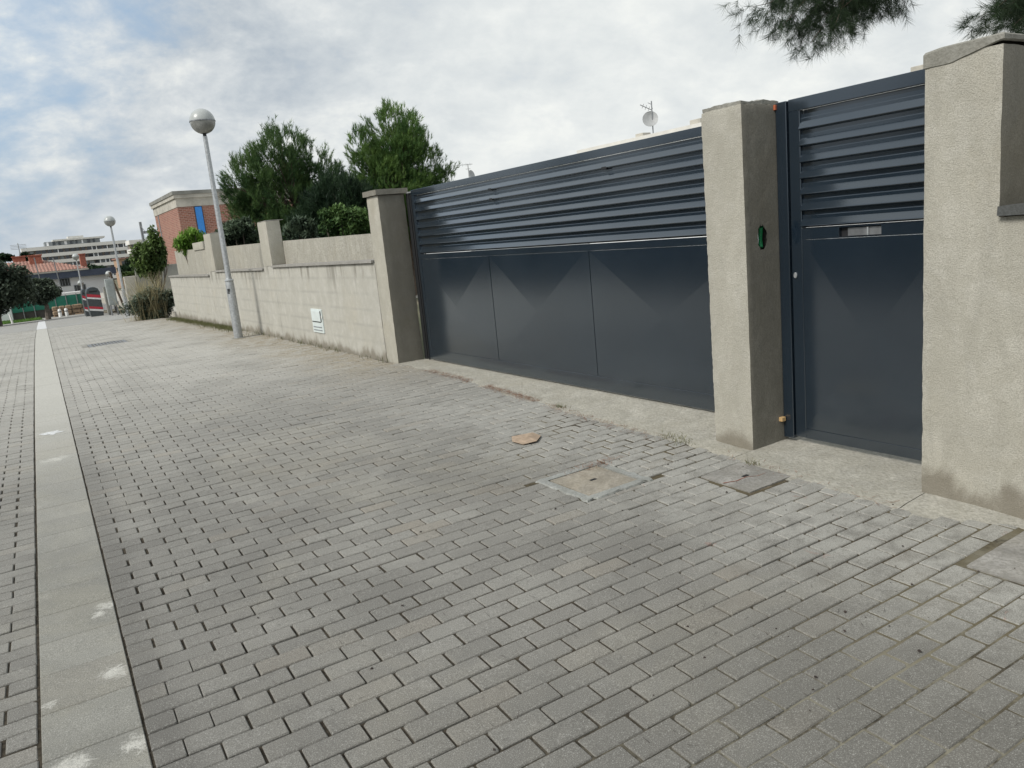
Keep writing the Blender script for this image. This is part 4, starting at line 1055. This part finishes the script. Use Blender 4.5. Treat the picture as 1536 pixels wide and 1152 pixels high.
# lawn at the far left
n = 9000; pos = np.stack([-7+8.5*rng.random(n)-.0, 57+11*rng.random(n), np.zeros(n)], 1); pos[:, 2] = [gz(y)-.02 for y in pos[:, 1]]
tag(blades('lawn', pos, .14, .05, .4, .55, M['grass']), 'strip of green lawn under the olive trees', kind='stuff')
b = MB(); yl = [57, 60, 66, 72]; b.add([v_ for y in yl for v_ in ((-30, y, gz(y)+.004), (1.6, y, gz(y)+.004))], [(2*i, 2*i+1, 2*i+3, 2*i+2) for i in range(3)])
tag(b.build('lawn_ground', simple('lawn_soil', (.06, .12, .03), 1, var=.3, scale=3)), 'green lawn ground at the far left', kind='structure')

# dead pine needles and crumbs
def slivers(name, pts, L, wd, mat_, label, z=.003):
    pts = np.array(pts); n = len(pts); a_ = rng.random(n)*np.pi*2; ll = L*(.4+.8*rng.random(n))
    d = np.stack([np.cos(a_)*ll, np.sin(a_)*ll, rng.random(n)*.006], 1); s_ = np.stack([-np.sin(a_), np.cos(a_), 0*a_], 1)*wd
    V = np.stack([pts-s_, pts+s_, pts+d+s_*.4, pts+d-s_*.4], 1).reshape(-1, 3); V[:, 2] += z
    return tag(npmesh(name, V, np.arange(len(V)).reshape(-1, 4), mat_), label, kind='stuff')
pts = []
for (ya, yb, k, w_) in ((5.35, 6.3, 700, .05), (6.6, 7.6, 500, .05), (3.7, 5.2, 300, .06), (1.95, 3.2, 60, .05)):
    for _ in range(k): y = ya+(yb-ya)*rng.random(); pts.append((apr_edge(y)-.02+rng.normal()*w_*.7, y, gz(y)+.003))
for _ in range(120): x, y = 2.88+rng.normal()*.1, 3.64+rng.normal()*.03; pts.append((x, y, gz(y)+.004))
slivers('pine_needle_litter', pts, .05, .0012, M['litter'], 'brown dead pine needles gathered along the edge of the concrete ramp')
pts = []
for _ in range(420): x, y = .4+3.0*rng.random(), .9+4.5*rng.random()**1.3; pts.append((x, y, gz(y)+.002))
slivers('scattered_needles', pts, .03, .0009, M['debris'], 'thin dark needles scattered over the near paving', .002)
V = []; Fc = []
for k in range(210):
    near = k < 110
    x, y = (1.9+1.6*rng.random(), 1.2+2.4*rng.random()) if near else (.2+3.2*rng.random(), .9+6*rng.random())
    s_ = .0015+.006*rng.random()**3; z = gz(y)
    bv = len(V); pr = rng.normal(size=(6, 3))*.25
    for j, dd in enumerate(((1, 0, 0), (-1, 0, 0), (0, 1, 0), (0, -1, 0), (0, 0, 1), (0, 0, -.6))): V.append((x+s_*(dd[0]+pr[j, 0]), y+s_*(dd[1]+pr[j, 1]), z+s_*.4+s_*.8*dd[2]))
    Fc += [(bv+a, bv+b2, bv+c2) for a, b2, c2 in ((0, 2, 4), (2, 1, 4), (1, 3, 4), (3, 0, 4), (2, 0, 5), (1, 2, 5), (3, 1, 5), (0, 3, 5))]
tag(npmesh('crumbs', V, Fc, M['debris']), 'small dark crumbs and pine cone bits on the paving', kind='stuff')

# ------------------------------------------------------------------ overhanging pine at upper right
rng = np.random.default_rng(77)
e = empty('overhanging_pine', (7.4, 2.0, 0), 'pine overhanging the top right corner with drooping needle branches', 'tree')
trunk(e, [(7.4, 2.0, -.1), (7.3, 2.1, 1.8), (7.1, 2.2, 3.6), (7.0, 2.3, 5.5)], [.2, .17, .13, .06], M['bark'])
q = MB(); C = []; D = []
def twig(a, b, n, sag, r):
    a = Vector(a); b = Vector(b); pts = []
    for i in range(n+1):
        t = i/n; p_ = a.lerp(b, t)+Vector((0, 0, -sag*t*t)); p_ += Vector((mnoise.noise(p_*2), mnoise.noise(p_*2+Vector((9, 0, 0))), mnoise.noise(p_*2+Vector((0, 9, 0)))))*.07*min(1, 3*t)
        pts.append(p_)
    q.tube(pts, [r*(1-.8*i/n) for i in range(n+1)], 6, False); return pts
YB = 4.2
def PB(px, py, Y=YB): return atY(px, py, Y)
main = twig((7.05, 2.25, 4.3), PB(1290, -60), 10, 0, .035)
sprays = []
for (px, py, l) in ((1135, 22, 0), (1165, 34, 0), (1190, 48, 0), (1215, 62, 0), (1240, 60, 0), (1262, 48, 0), (1285, 36, 0), (1310, 22, 0), (1335, 10, 0), (1360, 0, 0), (1150, 5, 0), (1200, 20, 0), (1230, 30, 0), (1260, 15, 0), (1300, 0, 0), (1180, 0, 0), (1215, 0, 0), (1175, 18, 0), (1205, 38, 0), (1225, 50, 0), (1250, 38, 0), (1275, 22, 0), (1240, 5, 0), (1320, 5, 0), (1125, 8, 0)):
    Yb = YB+rng.normal()*.18; a_ = main[-1-int(rng.integers(0, 5))]
    pts = twig(a_, PB(px, py, Yb), 7, .0, .009)
    for i in range(3, 8):
        for _ in range(11):
            C.append(np.array(pts[i])+rng.normal(size=3)*.05); d = (pts[i]-pts[i-1]).normalized(); D.append(np.array(d)*.5+np.array([0, 0, -.55])+rng.normal(size=3)*.45)
main2 = twig((7.0, 2.3, 4.0), PB(1560, 10, 3.0), 8, 0, .03)
for (px, py) in ((1462, 38), (1480, 46), (1500, 44), (1520, 50), (1500, 22), (1530, 30), (1530, 10), (1545, 50), (1490, 12), (1515, 2), (1560, 40)):
    a_ = main2[-1-int(rng.integers(0, 3))]; pts = twig(a_, PB(px, py, 3.0+rng.normal()*.12), 6, 0, .007)
    for i in range(3, 7):
        for _ in range(9):
            C.append(np.array(pts[i])+rng.normal(size=3)*.03); d = (pts[i]-pts[i-1]).normalized(); D.append(np.array(d)*.8+np.array([-.2, .2, -.1])+rng.normal(size=3)*.4)
# the rest of its crown, above and behind the frame
nfr = len(C)
for k in range(500):
    d = unit(rng.normal(size=(1, 3)))[0]; c = np.array([7.0, 1.6, 5.2])+d*np.array([1.9, 2.2, 1.1])*(.5+.5*rng.random())
    C.append(c); D.append(d*.6+np.array([0, 0, .3])+rng.normal(size=3)*.4)
q.build('branches', M['bark'], e)['kind'] = 'stuff'
C = np.array(C); D = unit(np.array(D)); 
needles('needles', C[:nfr], D[:nfr], np.full(nfr, .35)+rng.normal(size=nfr)*.2, 34, .07, .10, .0022, .85, M['pinenear'], e)['kind'] = 'stuff'
needles('crown', C[nfr:], D[nfr:], np.full(len(C)-nfr, .4), 24, .22, .12, .010, .6, M['pinenear'], e)['kind'] = 'stuff'

# ------------------------------------------------------------------ houses behind the gates
e = empty('white_villa', (22, 14, 0), 'pale flat-roofed house whose parapet just shows above the sliding gate', 'house')
MB().box(20.15, 30, -2, 24.9, -.1, 4.12).build('wall', M['whitewall'], e)
rf = MB().box(20, 30.2, -2.2, 25.1, 4.121, 4.36).build('roof', M['offwhite'], e)
for (px_, w_, h_, Y_) in ((962, .28, .12, 20.8), (1046, .34, .16, 18.6), (1383, .5, .2, 11.0)):
    P_ = atX(px_, 200, 20.3); MB().bbox(20.1, 20.5, P_.y-w_, P_.y+w_*.4, 4.361, 4.36+h_, .01).build('chimney_pot', M['palecon'], rf)
for yy in (2, 8, 14, 20):
    w_ = MB().box(20.12, 20.149, yy, yy+1.6, 1.1, 2.5).build('window', M['glass'], e); MB().box(20.09, 20.149, yy-.1, yy+1.7, 1.0, 1.09).build('sill', M['palecon'], w_)
def dish(e, c, r, face, n=20):
    f = Vector(face).normalized(); a_ = f.cross(Vector((0, 0, 1))).normalized(); b2 = a_.cross(f); q = MB(); v = [Vector(c)-f*r*.25]
    R = [r*.5, r]; dd = [-.18, 0]
    for rr, d_ in zip(R, dd):
        for k in range(n): t_ = 2*math.pi*k/n; v.append(Vector(c)+(math.cos(t_)*a_+math.sin(t_)*b2)*rr+f*r*d_)
    fs = [(0, 1+(k+1) % n, 1+k) for k in range(n)]+[(1+k, 1+(k+1) % n, 1+n+(k+1) % n, 1+n+k) for k in range(n)]
    v += [p_-f*.02 for p_ in v[1+n:]]; fs += [(1+n+k, 1+n+(k+1) % n, 1+2*n+(k+1) % n, 1+2*n+k) for k in range(n)]
    q.add(v, fs, True); return q.build('dish', M['dish'], e)
M['dish'] = simple('grey_dish', (.33, .34, .34), .5, var=.1)
DP = atX(977, 178, 20.8); 
e = empty('satellite_dish', (DP.x, DP.y, 4.36), 'round grey satellite dish on a thin mast above the sliding gate', 'satellite dish')
MB().tube([(DP.x+.05, DP.y, 4.36), (DP.x+.05, DP.y, DP.z+.62)], .022, 8).build('mast', M['galvdark'], e)
dish(e, DP+Vector((-.05, 0, 0)), .285, (-.62, -.72, .25))
q = MB(); q.tube([DP+Vector((.05, 0, .30)), DP+Vector((-.42, .1, .50))], .014, 6); q.tube([DP+Vector((.05, 0, .50)), DP+Vector((-.10, .03, .56))], .01, 6)
for k in range(4): P_ = DP+Vector((.05-.12*k, .025*k, .30+.05*k)); q.tube([P_+Vector((0, .05, -.07)), P_+Vector((0, -.05, .07))], .008, 5)
q.build('aerial', M['galvdark'], e)
e = empty('back_house', (24, 43, 0), 'white house hidden behind the sliding gate, seen through the gap by its post', 'house')
MB().box(21, 29, 36, 52, -.5, 3.75).build('wall', M['whitewall'], e); MB().box(20.8, 29.2, 35.8, 52.2, 3.751, 3.95).build('roof', M['offwhite'], e)
AP = atX(702, 250, 22.6)
e = empty('roof_aerial', (AP.x, AP.y, 3.95), 'thin television aerial with a small dish right of the bright pine', 'aerial')
MB().tube([(AP.x, AP.y, 3.95), (AP.x, AP.y, AP.z+.15)], .028, 8).build('mast', M['dish'], e)
q = MB(); q.tube([Vector((AP.x-.8, AP.y+.5, AP.z+.12)), Vector((AP.x+.22, AP.y-.14, AP.z+.12))], .018, 6)
for k in range(6): P_ = Vector((AP.x-.8+.18*k, AP.y+.5-.113*k, AP.z+.12)); q.tube([P_+Vector((0, 0, -.09)), P_+Vector((0, 0, .09))], .009, 5)
q.tube([Vector((AP.x-.12, AP.y+.07, AP.z-.12)), Vector((AP.x+.10, AP.y-.07, AP.z-.12))], .016, 6)
q.build('boom', M['dish'], e); dish(e, (AP.x+.14, AP.y-.1, AP.z-.45), .27, (.4, -.9, .25))

# ------------------------------------------------------------------ unfinished brick house
def brick_mat():
    m_, t, b_ = mat('raw_brickwork'); gN = N(t, 'ShaderNodeNewGeometry').outputs['Position']
    s = N(t, 'ShaderNodeSeparateXYZ'); t.links.new(gN, s.inputs[0]); cb_ = N(t, 'ShaderNodeCombineXYZ')
    t.links.new(math_n(t, 'ADD', s.outputs[0], s.outputs[1]), cb_.inputs[0]); t.links.new(s.outputs[2], cb_.inputs[1])
    br = N(t, 'ShaderNodeTexBrick', _Scale=1.); t.links.new(cb_.outputs[0], br.inputs['Vector'])
    br.inputs['Color1'].default_value = (.30, .12, .085, 1); br.inputs['Color2'].default_value = (.20, .075, .055, 1); br.inputs['Mortar'].default_value = (.36, .27, .22, 1)
    br.inputs['Brick Width'].default_value = .26; br.inputs['Row Height'].default_value = .11; br.inputs['Mortar Size'].default_value = .013
    c = mixc(t, mapr(t, tnoise(t, gN, .9, 5, .65), .4, .7, 0, .55), br.outputs[0], (.34, .20, .15))
    c = mixc(t, mapr(t, tnoise(t, vscale(t, gN, (1, 1, 3)), .5, 4, .6), .6, .72, 0, .6), c, (.10, .06, .05))
    t.links.new(c, b_.inputs['Base Color']); b_.inputs['Roughness'].default_value = .95; return m_
M['brick'] = brick_mat()
cx, cy = 10.1, 54.1; zb = -1.2
zt = atY(262, 287, cy).z
e = empty('brick_house', (13, 58, zb), 'unfinished red brick house with pale concrete parapet and a bright blue strip', 'house')
x0, x1, y0, y1 = cx, 19.5, cy, 63.0
MB().box(x0, x1, y0, y1, zb, zt-1.0).build('wall', M['brick'], e)
MB().box(x0-.04, x1+.04, y0-.04, y1+.04, zt-.999, zt-.45).build('ring_beam', M['palecon'], e)
MB().box(x0-.14, x1+.14, y0-.14, y1+.14, zt-.449, zt-.22).build('parapet', M['palecon'], e)
MB().box(x0-.20, x1+.20, y0-.20, y1+.20, zt-.219, zt).build('coping', M['greycon'], e)
a_ = atY(290, 300, y0); b2 = atY(300, 300, y0)
fr = MB().box(a_.x-.05, b2.x+.05, y0-.02, y0-.001, zb+1.4, zt-1.01).build('opening_reveal', M['cavity'], e)
MB().box(a_.x, b2.x, y0-.06, y0-.021, zb+1.4, zt-1.05).build('blue_sheet', M['bluepanel'], fr)
MB().box(x0-.03, x0-.001, y1-1.6, y1-1.35, zb, zt-1.01).build('downpipe', M['galvdark'], e)

# ------------------------------------------------------------------ grey block wall, bins and cabinets at the far end
e = empty('block_wall', (6, 36, -.4), 'plain grey block wall beyond the overgrown shrub', 'wall')
MB().bbox(4.62, 9.5, 36, 36.2, -.6, 1.48, .01).build('wall_face', M['greycon'], e)
MB().bbox(4.15, 4.6, 36.0, 36.25, -.6, 1.15, .01).build('end_pier', M['palecon'], e)
def bin_(px0, px1, pyt, pyb, Y, label):
    a_ = atY(px0, pyb, Y); b2 = atY(px1, pyb, Y); t_ = atY((px0+px1)/2, pyt, Y); zb = gz(Y); zt_ = t_.z; w = b2.x-a_.x; h = zt_-zb; D_ = .9
    e = empty('recycling_bin', ((a_.x+b2.x)/2, Y, zb), label, 'bin', 'bins at the end of the street')
    X0, X1 = a_.x, b2.x
    prof = [(X0+.05*w, zb), (X1-.05*w, zb), (X1, zb+.12*h), (X1, zb+.82*h), (X1-.12*w, zb+.95*h), (X1-.35*w, zt_), (X0+.35*w, zt_), (X0+.12*w, zb+.95*h), (X0, zb+.82*h), (X0, zb+.12*h)]
    MB().prism(prof, 1, Y, Y+D_).build('body', M['bingrey'], e)
    for f0, f1, mm, nm in ((.64, .74, 'binred', 'red_stripe'), (.58, .635, 'binwhite', 'white_stripe'), (.24, .32, 'binred', 'red_stripe'), (.17, .235, 'binwhite', 'white_stripe')):
        q = MB(); d_ = .05*h
        q.add([(X0-.004, Y-.006, zb+f0*h+d_), (X1+.004, Y-.006, zb+f0*h-d_*.6), (X1+.004, Y-.006, zb+f1*h-d_*.6), (X0-.004, Y-.006, zb+f1*h+d_), (X0-.004, Y-.001, zb+f0*h+d_), (X1+.004, Y-.001, zb+f0*h-d_*.6), (X1+.004, Y-.001, zb+f1*h-d_*.6), (X0-.004, Y-.001, zb+f1*h+d_)],
              [(0, 1, 2, 3), (4, 7, 6, 5), (0, 4, 5, 1), (3, 2, 6, 7), (0, 3, 7, 4), (1, 5, 6, 2)]); q.build(nm, M[mm], e)
    MB().box(X0+.2*w, X1-.2*w, Y-.008, Y-.001, zb+.83*h, zb+.88*h).build('slot', M['black'], e)
    return e
bin_(136.5, 157, 430, 474, 42.5, 'dark recycling bin with red and white stripes facing the street')
bin_(129, 137, 433, 472, 46, 'second striped bin half hidden behind the first')
def cab(px0, px1, pyt, Y, legs, label, m_='cabinet'):
    a_ = atY(px0, 440, Y); b2 = atY(px1, 440, Y); zb = gz(Y); zt_ = atY((px0+px1)/2, pyt, Y).z
    e = empty('utility_cabinet', ((a_.x+b2.x)/2, Y, zb), label, 'cabinet', 'cabinets at the end of the street')
    MB().bbox(a_.x, b2.x, Y, Y+.35, zb+legs, zt_, .01).build('body', M[m_], e)
    MB().bbox(a_.x+.04, b2.x-.04, Y-.012, Y-.001, zb+legs+.06, zt_-.06, .004).build('door', M[m_], e)
    for xx in (a_.x+.03, b2.x-.07): MB().box(xx, xx+.04, Y+.03, Y+.3, zb-.05, zb+legs-.001).build('leg', M['galvdark'], e)
cab(161, 174, 418, 38.5, .45, 'tall pale grey cabinet on legs beside the second lamp pole')
cab(156.5, 162, 430, 41, .05, 'narrow brown-grey panel between the bins and the tall cabinet', 'greycon')
P_ = atY(166, 413, 39.5)
t = empty('wooden_pole', (P_.x, 39.5, gz(39.5)), 'thin dark pole leaning behind the tall cabinet', 'pole'); MB().tube([(P_.x+.35, 39.5, gz(39.5)), (P_.x-.02, 39.5, P_.z+.15)], .05, 8).build('shaft', M['bark'], t)

# ------------------------------------------------------------------ white house with tiled roof
YH = 70.; zb = gz(YH)-.2
A = atY(-30, 430, YH).x; B = atY(178, 430, YH).x
ez = atY(110, 404, YH).z
e = empty('white_house', ((A+B)/2, YH+4, zb), 'white house with dark blue fascia and red tiled roof at the street end', 'house')
MB().box(A, B-.35, YH, YH+9, zb, ez-.62).build('wall', M['whitewall'], e)
MB().box(A-.3, B, YH-.45, YH+9.3, ez-.619, ez-.12).build('fascia', M['bluefascia'], e)
MB().box(A-.3, B-1.9, YH-.5, YH+9.3, ez-.119, ez).build('eave', M['palecon'], e)
def tile_mat():
    m_, t, b_ = mat('clay_roof_tiles'); gN = N(t, 'ShaderNodeNewGeometry').outputs['Position']
    c = mixc(t, mapr(t, tnoise(t, gN, 2.2, 5, .7), .3, .7), (.24, .11, .085), (.38, .23, .18))
    c = mixc(t, mapr(t, tnoise(t, gN, .6, 4, .6), .5, .7, 0, .5), c, (.40, .30, .24))
    t.links.new(c, b_.inputs['Base Color']); b_.inputs['Roughness'].default_value = .95; return m_
M['tile'] = tile_mat()
rz = atY(100, 387, YH+4.5).z
rr = empty
R1 = B-2.1
def roof(name, X0, X1, Y0, Y1, z0, z1, hip, parent):
    """pitched roof of ridged pantile strips"""
    q = MB(); w = .24; n = int((X1-X0)/w)
    for i in range(n):
        xa = X0+i*w; xb = xa+w*.96; yr = (Y0+Y1)/2
        f = min(1., (X1-(xa+xb)/2)/hip) if hip else 1.
        yt, zt_ = Y0+(yr-Y0)*f, z0+(z1-z0)*f
        xm = (xa+xb)/2; h = .05
        q.add([(xa, Y0, z0), (xm, Y0, z0+h), (xb, Y0, z0), (xa, yt, zt_), (xm, yt, zt_+h), (xb, yt, zt_)], [(0, 1, 4, 3), (1, 2, 5, 4), (0, 2, 1)])
        yb_ = Y1-(Y1-yr)*f
        q.add([(xa, Y1, z0), (xm, Y1, z0+h), (xb, Y1, z0), (xa, yb_, zt_), (xm, yb_, zt_+h), (xb, yb_, zt_)], [(1, 0, 3, 4), (2, 1, 4, 5)])
    yr = (Y0+Y1)/2; q.add([(X1, Y0, z0), (X1, Y1, z0), (X1-hip, yr, z1)], [(0, 1, 2)])
    q.add([(X0, Y0, z0-.02), (X1, Y0, z0-.02), (X1, Y1, z0-.02), (X0, Y1, z0-.02)], [(0, 1, 2, 3)])
    q.add([(X0, Y0, z0), (X0, Y1, z0), (X0, yr, z1)], [(0, 2, 1)])
    o = q.build(name, M['tile'], parent, fixn=False); return o
ro = roof('roof', A-.4, R1+.3, YH-.4, YH+9.4, ez+.005, rz, 3.0, e)
for (px, pyt, w_, Yc) in ((52, 384, .9, YH+3), (28, 386, .9, YH+6), (123, 382, .45, YH+8.6)):
    c_ = atY(px, pyt, Yc); ch = MB().bbox(c_.x-w_/2, c_.x+w_/2, Yc, Yc+.8, ez+.2, c_.z, .02).build('chimney', M['chimney'], ro)
    MB().box(c_.x-w_/2-.06, c_.x+w_/2+.06, Yc-.06, Yc+.86, c_.z+.001, c_.z+.1).build('chimney_cap', M['chimney'], ch)
for px in (58, 86):
    a_ = atY(px, 402, YH-.6); MB().tube([(a_.x, YH-.6, zb+1.5), (a_.x-.15, YH-.6, atY(px, 386, YH-.6).z)], .04, 6).build('vent_pipe', M['galvdark'], e)
for (x0p, x1p, y0p, y1p) in ((92, 103, 418, 429), (114, 127, 427, 438)):
    a_ = atY(x0p, y1p, YH); b2 = atY(x1p, y0p, YH)
    fr = MB().box(a_.x-.06, b2.x+.06, YH-.03, YH-.001, a_.z-.06, b2.z+.06).build('window', M['shutter'], e); MB().box(a_.x, b2.x, YH-.05, YH-.031, a_.z, b2.z).build('pane', M['glass'], fr)
    for k in range(3): xx = a_.x+(b2.x-a_.x)*(k+.5)/3; MB().box(xx-.02, xx+.02, YH-.07, YH-.051, a_.z, b2.z).build('window_bar', M['shutter'], fr)
a_ = atY(20, 443, 66); b2 = atY(127, 438, 66)
e2 = empty('sports_shelter', ((a_.x+b2.x)/2, 66, gz(66)), 'white flat canopy edge above the green screen', 'canopy')
MB().bbox(a_.x, b2.x, 66, 67.5, atY(90, 444, 66).z, atY(90, 440, 66).z, .01).build('canopy', M['white'], e2)
for k in range(4): xx = a_.x+.2+(b2.x-a_.x-.4)*k/3; MB().box(xx-.04, xx+.04, 66.1, 66.18, gz(66)-.1, atY(90, 444, 66).z-.001).build('post', M['galvdark'], e2)
M['recess0'] = simple('dark_base_wall', (.06, .055, .05), .95)
e2 = empty('green_screen_fence', (1.5, 64, gz(64)), 'green mesh screen fence below the white house', 'fence')
a_ = atY(15, 455, 64); b2 = atY(133, 455, 64); zt_ = atY(90, 444, 64).z; zb2 = atY(90, 461.5, 64).z
MB().box(a_.x, b2.x, 64.03, 64.2, gz(64)-.3, zb2+.02).build('base_wall', M['recess0'], e2)
n = 7
for k in range(n):
    xa = a_.x+(b2.x-a_.x)*k/n; xb = a_.x+(b2.x-a_.x)*(k+1)/n
    MB().box(xa+.03, xb-.03, 64, 64.02, zb2, zt_).build('screen_panel', M['green_net'], e2)
for k in range(n+1): xa = a_.x+(b2.x-a_.x)*k/n; MB().tube([(xa, 63.99, gz(64)), (xa, 63.99, zt_+.08)], .03, 6).build('post', M['galvdark'], e2)
e2 = empty('stone_wall', (2, 61, gz(61)), 'low brown rubble stone wall under the green screen', 'wall')
a_ = atY(78, 465, 61); b2 = atY(134, 465, 61); zt_ = atY(105, 461, 61).z; rs = random.Random(5)
r0 = 0; zz_ = gz(61)-.2
while zz_ < zt_:
    h_ = rs.uniform(.22, .34); xx = a_.x
    while xx < b2.x:
        w_ = rs.uniform(.35, .7); q = MB(); q.bbox(xx+.015, xx+w_-.015, 61+rs.uniform(-.04, .04), 61.4, zz_+.01, zz_+h_-.01, .05); q.build('stone', M['stone'], e2); xx += w_
    zz_ += h_
for k, px in enumerate((90, 100)):
    c_ = atY(px, 470, 58.5); t = empty('bollard', (c_.x, 58.5, gz(58.5)), ('left' if k == 0 else 'right')+' one of two short white bollards where the lane ends', 'bollard', 'white bollards at the end of the lane')
    q = MB(); q.lathe([(0, -.05), (.11, -.05), (.10, .45), (.07, .52), (0, .54)], (c_.x, 58.5, gz(58.5)), 12); q.build('shaft', M['white'], t)
    MB().lathe([(.104, .30), (.108, .31), (.106, .38), (.102, .39)], (c_.x, 58.5, gz(58.5)), 12).build('band', M['galvdark'], t)
c_ = atY(17, 476, 55); t = empty('bollard', (c_.x, 55, gz(55)), 'slanting white marker post under the large olive tree', 'bollard')
MB().tube([(c_.x-.0, 55, gz(55)-.05), (c_.x-.06, 55, gz(55)+.62)], [.06, .045], 8).build('shaft', M['white'], t)

# ------------------------------------------------------------------ apartment blocks on the skyline
M['recess'] = simple('shaded_balcony_recess', (.20, .17, .15), .9, var=.3, scale=.3)  # shade of the balcony recesses put into the wall colour
M['bandwhite'] = simple('white_balcony_band', (.74, .72, .68), .8, var=.06, scale=.2)
def block(name, px0, px1, Y, tops, label, dep=14, base=-4, win=14):
    a_ = atY(px0, 380, Y); b2 = atY(px1, 380, Y); e = empty(name, ((a_.x+b2.x)/2, Y, base), label, 'building')
    X0, X1 = a_.x, b2.x; zt_ = atY((px0+px1)/2, tops, Y).z; fl = 3.0
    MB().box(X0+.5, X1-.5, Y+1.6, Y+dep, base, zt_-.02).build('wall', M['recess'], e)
    z = zt_; rs = random.Random(int(px0))
    k = 0
    while z > base+1:
        ins_ = (1.0*k if False else 0)
        MB().box(X0+ins_, X1-ins_, Y, Y+dep, z-1.45, z).build('balcony_band' if k else 'roof_parapet', M['bandwhite'], e)
        n_ = win
        for w_ in range(n_):
            xa = X0+.8+(X1-X0-1.6)*w_/n_; xb = xa+(X1-X0)/n_*rs.uniform(.5, .85)
            MB().box(xa, xb, Y+1.5, Y+1.599, z-2.95, z-1.2).build('window', M['glass' if rs.random() < .6 else 'shutter'], e)
            if rs.random() < .35: MB().box(xb, xb+.35, Y+.4, Y+1.499, z-2.99, z-1.16).build('balcony_divider', M['whitewall'], e)
        z -= fl; k += 1
    return e, X0, X1, zt_
e, X0, X1, zt_ = block('apartment_building', 33, 193, 390, 366, 'long white apartment block with stepped balcony bands on the skyline', win=18)
w = X1-X0
MB().box(X0+w*.22, X1-w*.25, 393, 402, zt_+.001, zt_+1.9).build('wall', M['shutter'], e); MB().box(X0+w*.30, X1-w*.2, 391.5, 403, zt_+1.901, zt_+2.6).build('roof', M['offwhite'], e)
MB().box(X0+w*.45, X1-w*.40, 394, 402, zt_+2.601, zt_+3.6).build('lift_house', M['offwhite'], e)
rs = random.Random(3)
for k in range(9): xx = X0+w*(.24+.055*k); MB().box(xx, xx+rs.uniform(.6, 1.3), 392.7, 392.99, zt_+.2, zt_+1.7).build('window', M['glass' if k % 3 else 'whitewall'], e)
# right end steps down
MB().box(X1+.01, X1+2.2, 391, 403, -4, zt_-2.6).build('wall', M['offwhite'], e); MB().box(X1+2.21, X1+4.5, 391.5, 403, -4, zt_-6).build('wall', M['whitewall'], e)
e, X0, X1, z2 = block('apartment_building', 197, 226, 300, 359, 'smaller white apartment block right of the long one, behind the leafy tree', win=4, dep=10)
e = empty('hillside_house', (14, 200, -3), 'cream house with tan roof between the long block and the leafy tree', 'house')
a_ = atY(178, 400, 200); b2 = atY(206, 400, 200); MB().box(a_.x, b2.x, 200, 208, -3, atY(190, 388, 200).z).build('wall', simple('tan_wall', (.40, .27, .18), .9), e)
MB().box(a_.x-.3, b2.x+.3, 199.7, 208.3, atY(190, 388, 200).z+.001, atY(190, 386, 200).z).build('roof', M['tile'], e)
wz = atY(190, 394, 200).z
for k in range(3): MB().box(a_.x+.8+k*1.4, a_.x+1.5+k*1.4, 199.97, 199.999, wz-.6, wz+.4).build('window', M['glass'], e)
a_ = atY(210, 333, 150); t = empty('lattice_mast', (a_.x, 150, -3), 'thin dark mast with a stay cable left of the brick house', 'mast')
MB().tube([(a_.x, 150, -3), (a_.x, 150, a_.z)], .22, 6).build('shaft', M['galvdark'], t)
b2 = atY(224, 353, 146); q = MB(); q.tube([Vector((a_.x, 150, a_.z-.6)), (Vector((a_.x, 150, a_.z-.6))+Vector(b2))/2+Vector((0, 0, -.3)), Vector(b2)], .06, 5); q.tube([Vector(b2), Vector((b2.x, 146, -3))], .08, 5); q.build('stay_cable', M['galvdark'], t)
c2 = (Vector((a_.x, 150, a_.z-.6))+Vector(b2))/2; q = MB(); q.bbox(c2.x-.35, c2.x+.35, c2.y-.1, c2.y+.1, c2.z-.55, c2.z-.1, .02); q.build('insulator', M['galvdark'], t)
for k, (px, Y, s_) in enumerate(((26, 120, 1), )):
    a_ = atY(28, 372, 120); t = empty('roof_aerial', (a_.x, 120, -2.6), 'faint television aerial at the left end of the skyline', 'aerial')
    q = MB(); q.tube([(a_.x, 120, -2.6), (a_.x, 120, a_.z+.6)], .05, 6); q.build('mast', M['dish'], t)
    q = MB()
    for j in range(4): q.tube([(a_.x-.9, 120, a_.z+.4-j*.18), (a_.x+.9, 120, a_.z+.4-j*.18)], .025, 5)
    q.build('aerial', M['dish'], t)

# ------------------------------------------------------------------ unseen hedge added across the lane, dark for the gates to mirror
rng = np.random.default_rng(5)
n = 16000; pos = np.stack([-9.6+.8*rng.normal(size=n)*.6, -14+58*rng.random(n), np.zeros(n)], 1)
pos[:, 2] = [gz(y) for y in pos[:, 1]]; pos[:, 2] += (rng.random(n)**.8)*(2.9+.9*np.sin(pos[:, 1]*.9)+.5*np.sin(pos[:, 1]*2.3))
tag(leaves('hedge', pos, .4+.2*rng.normal(size=n), .30, M['darkleaf']), 'unseen tall dark hedge added across the lane for the gates to mirror', kind='stuff')
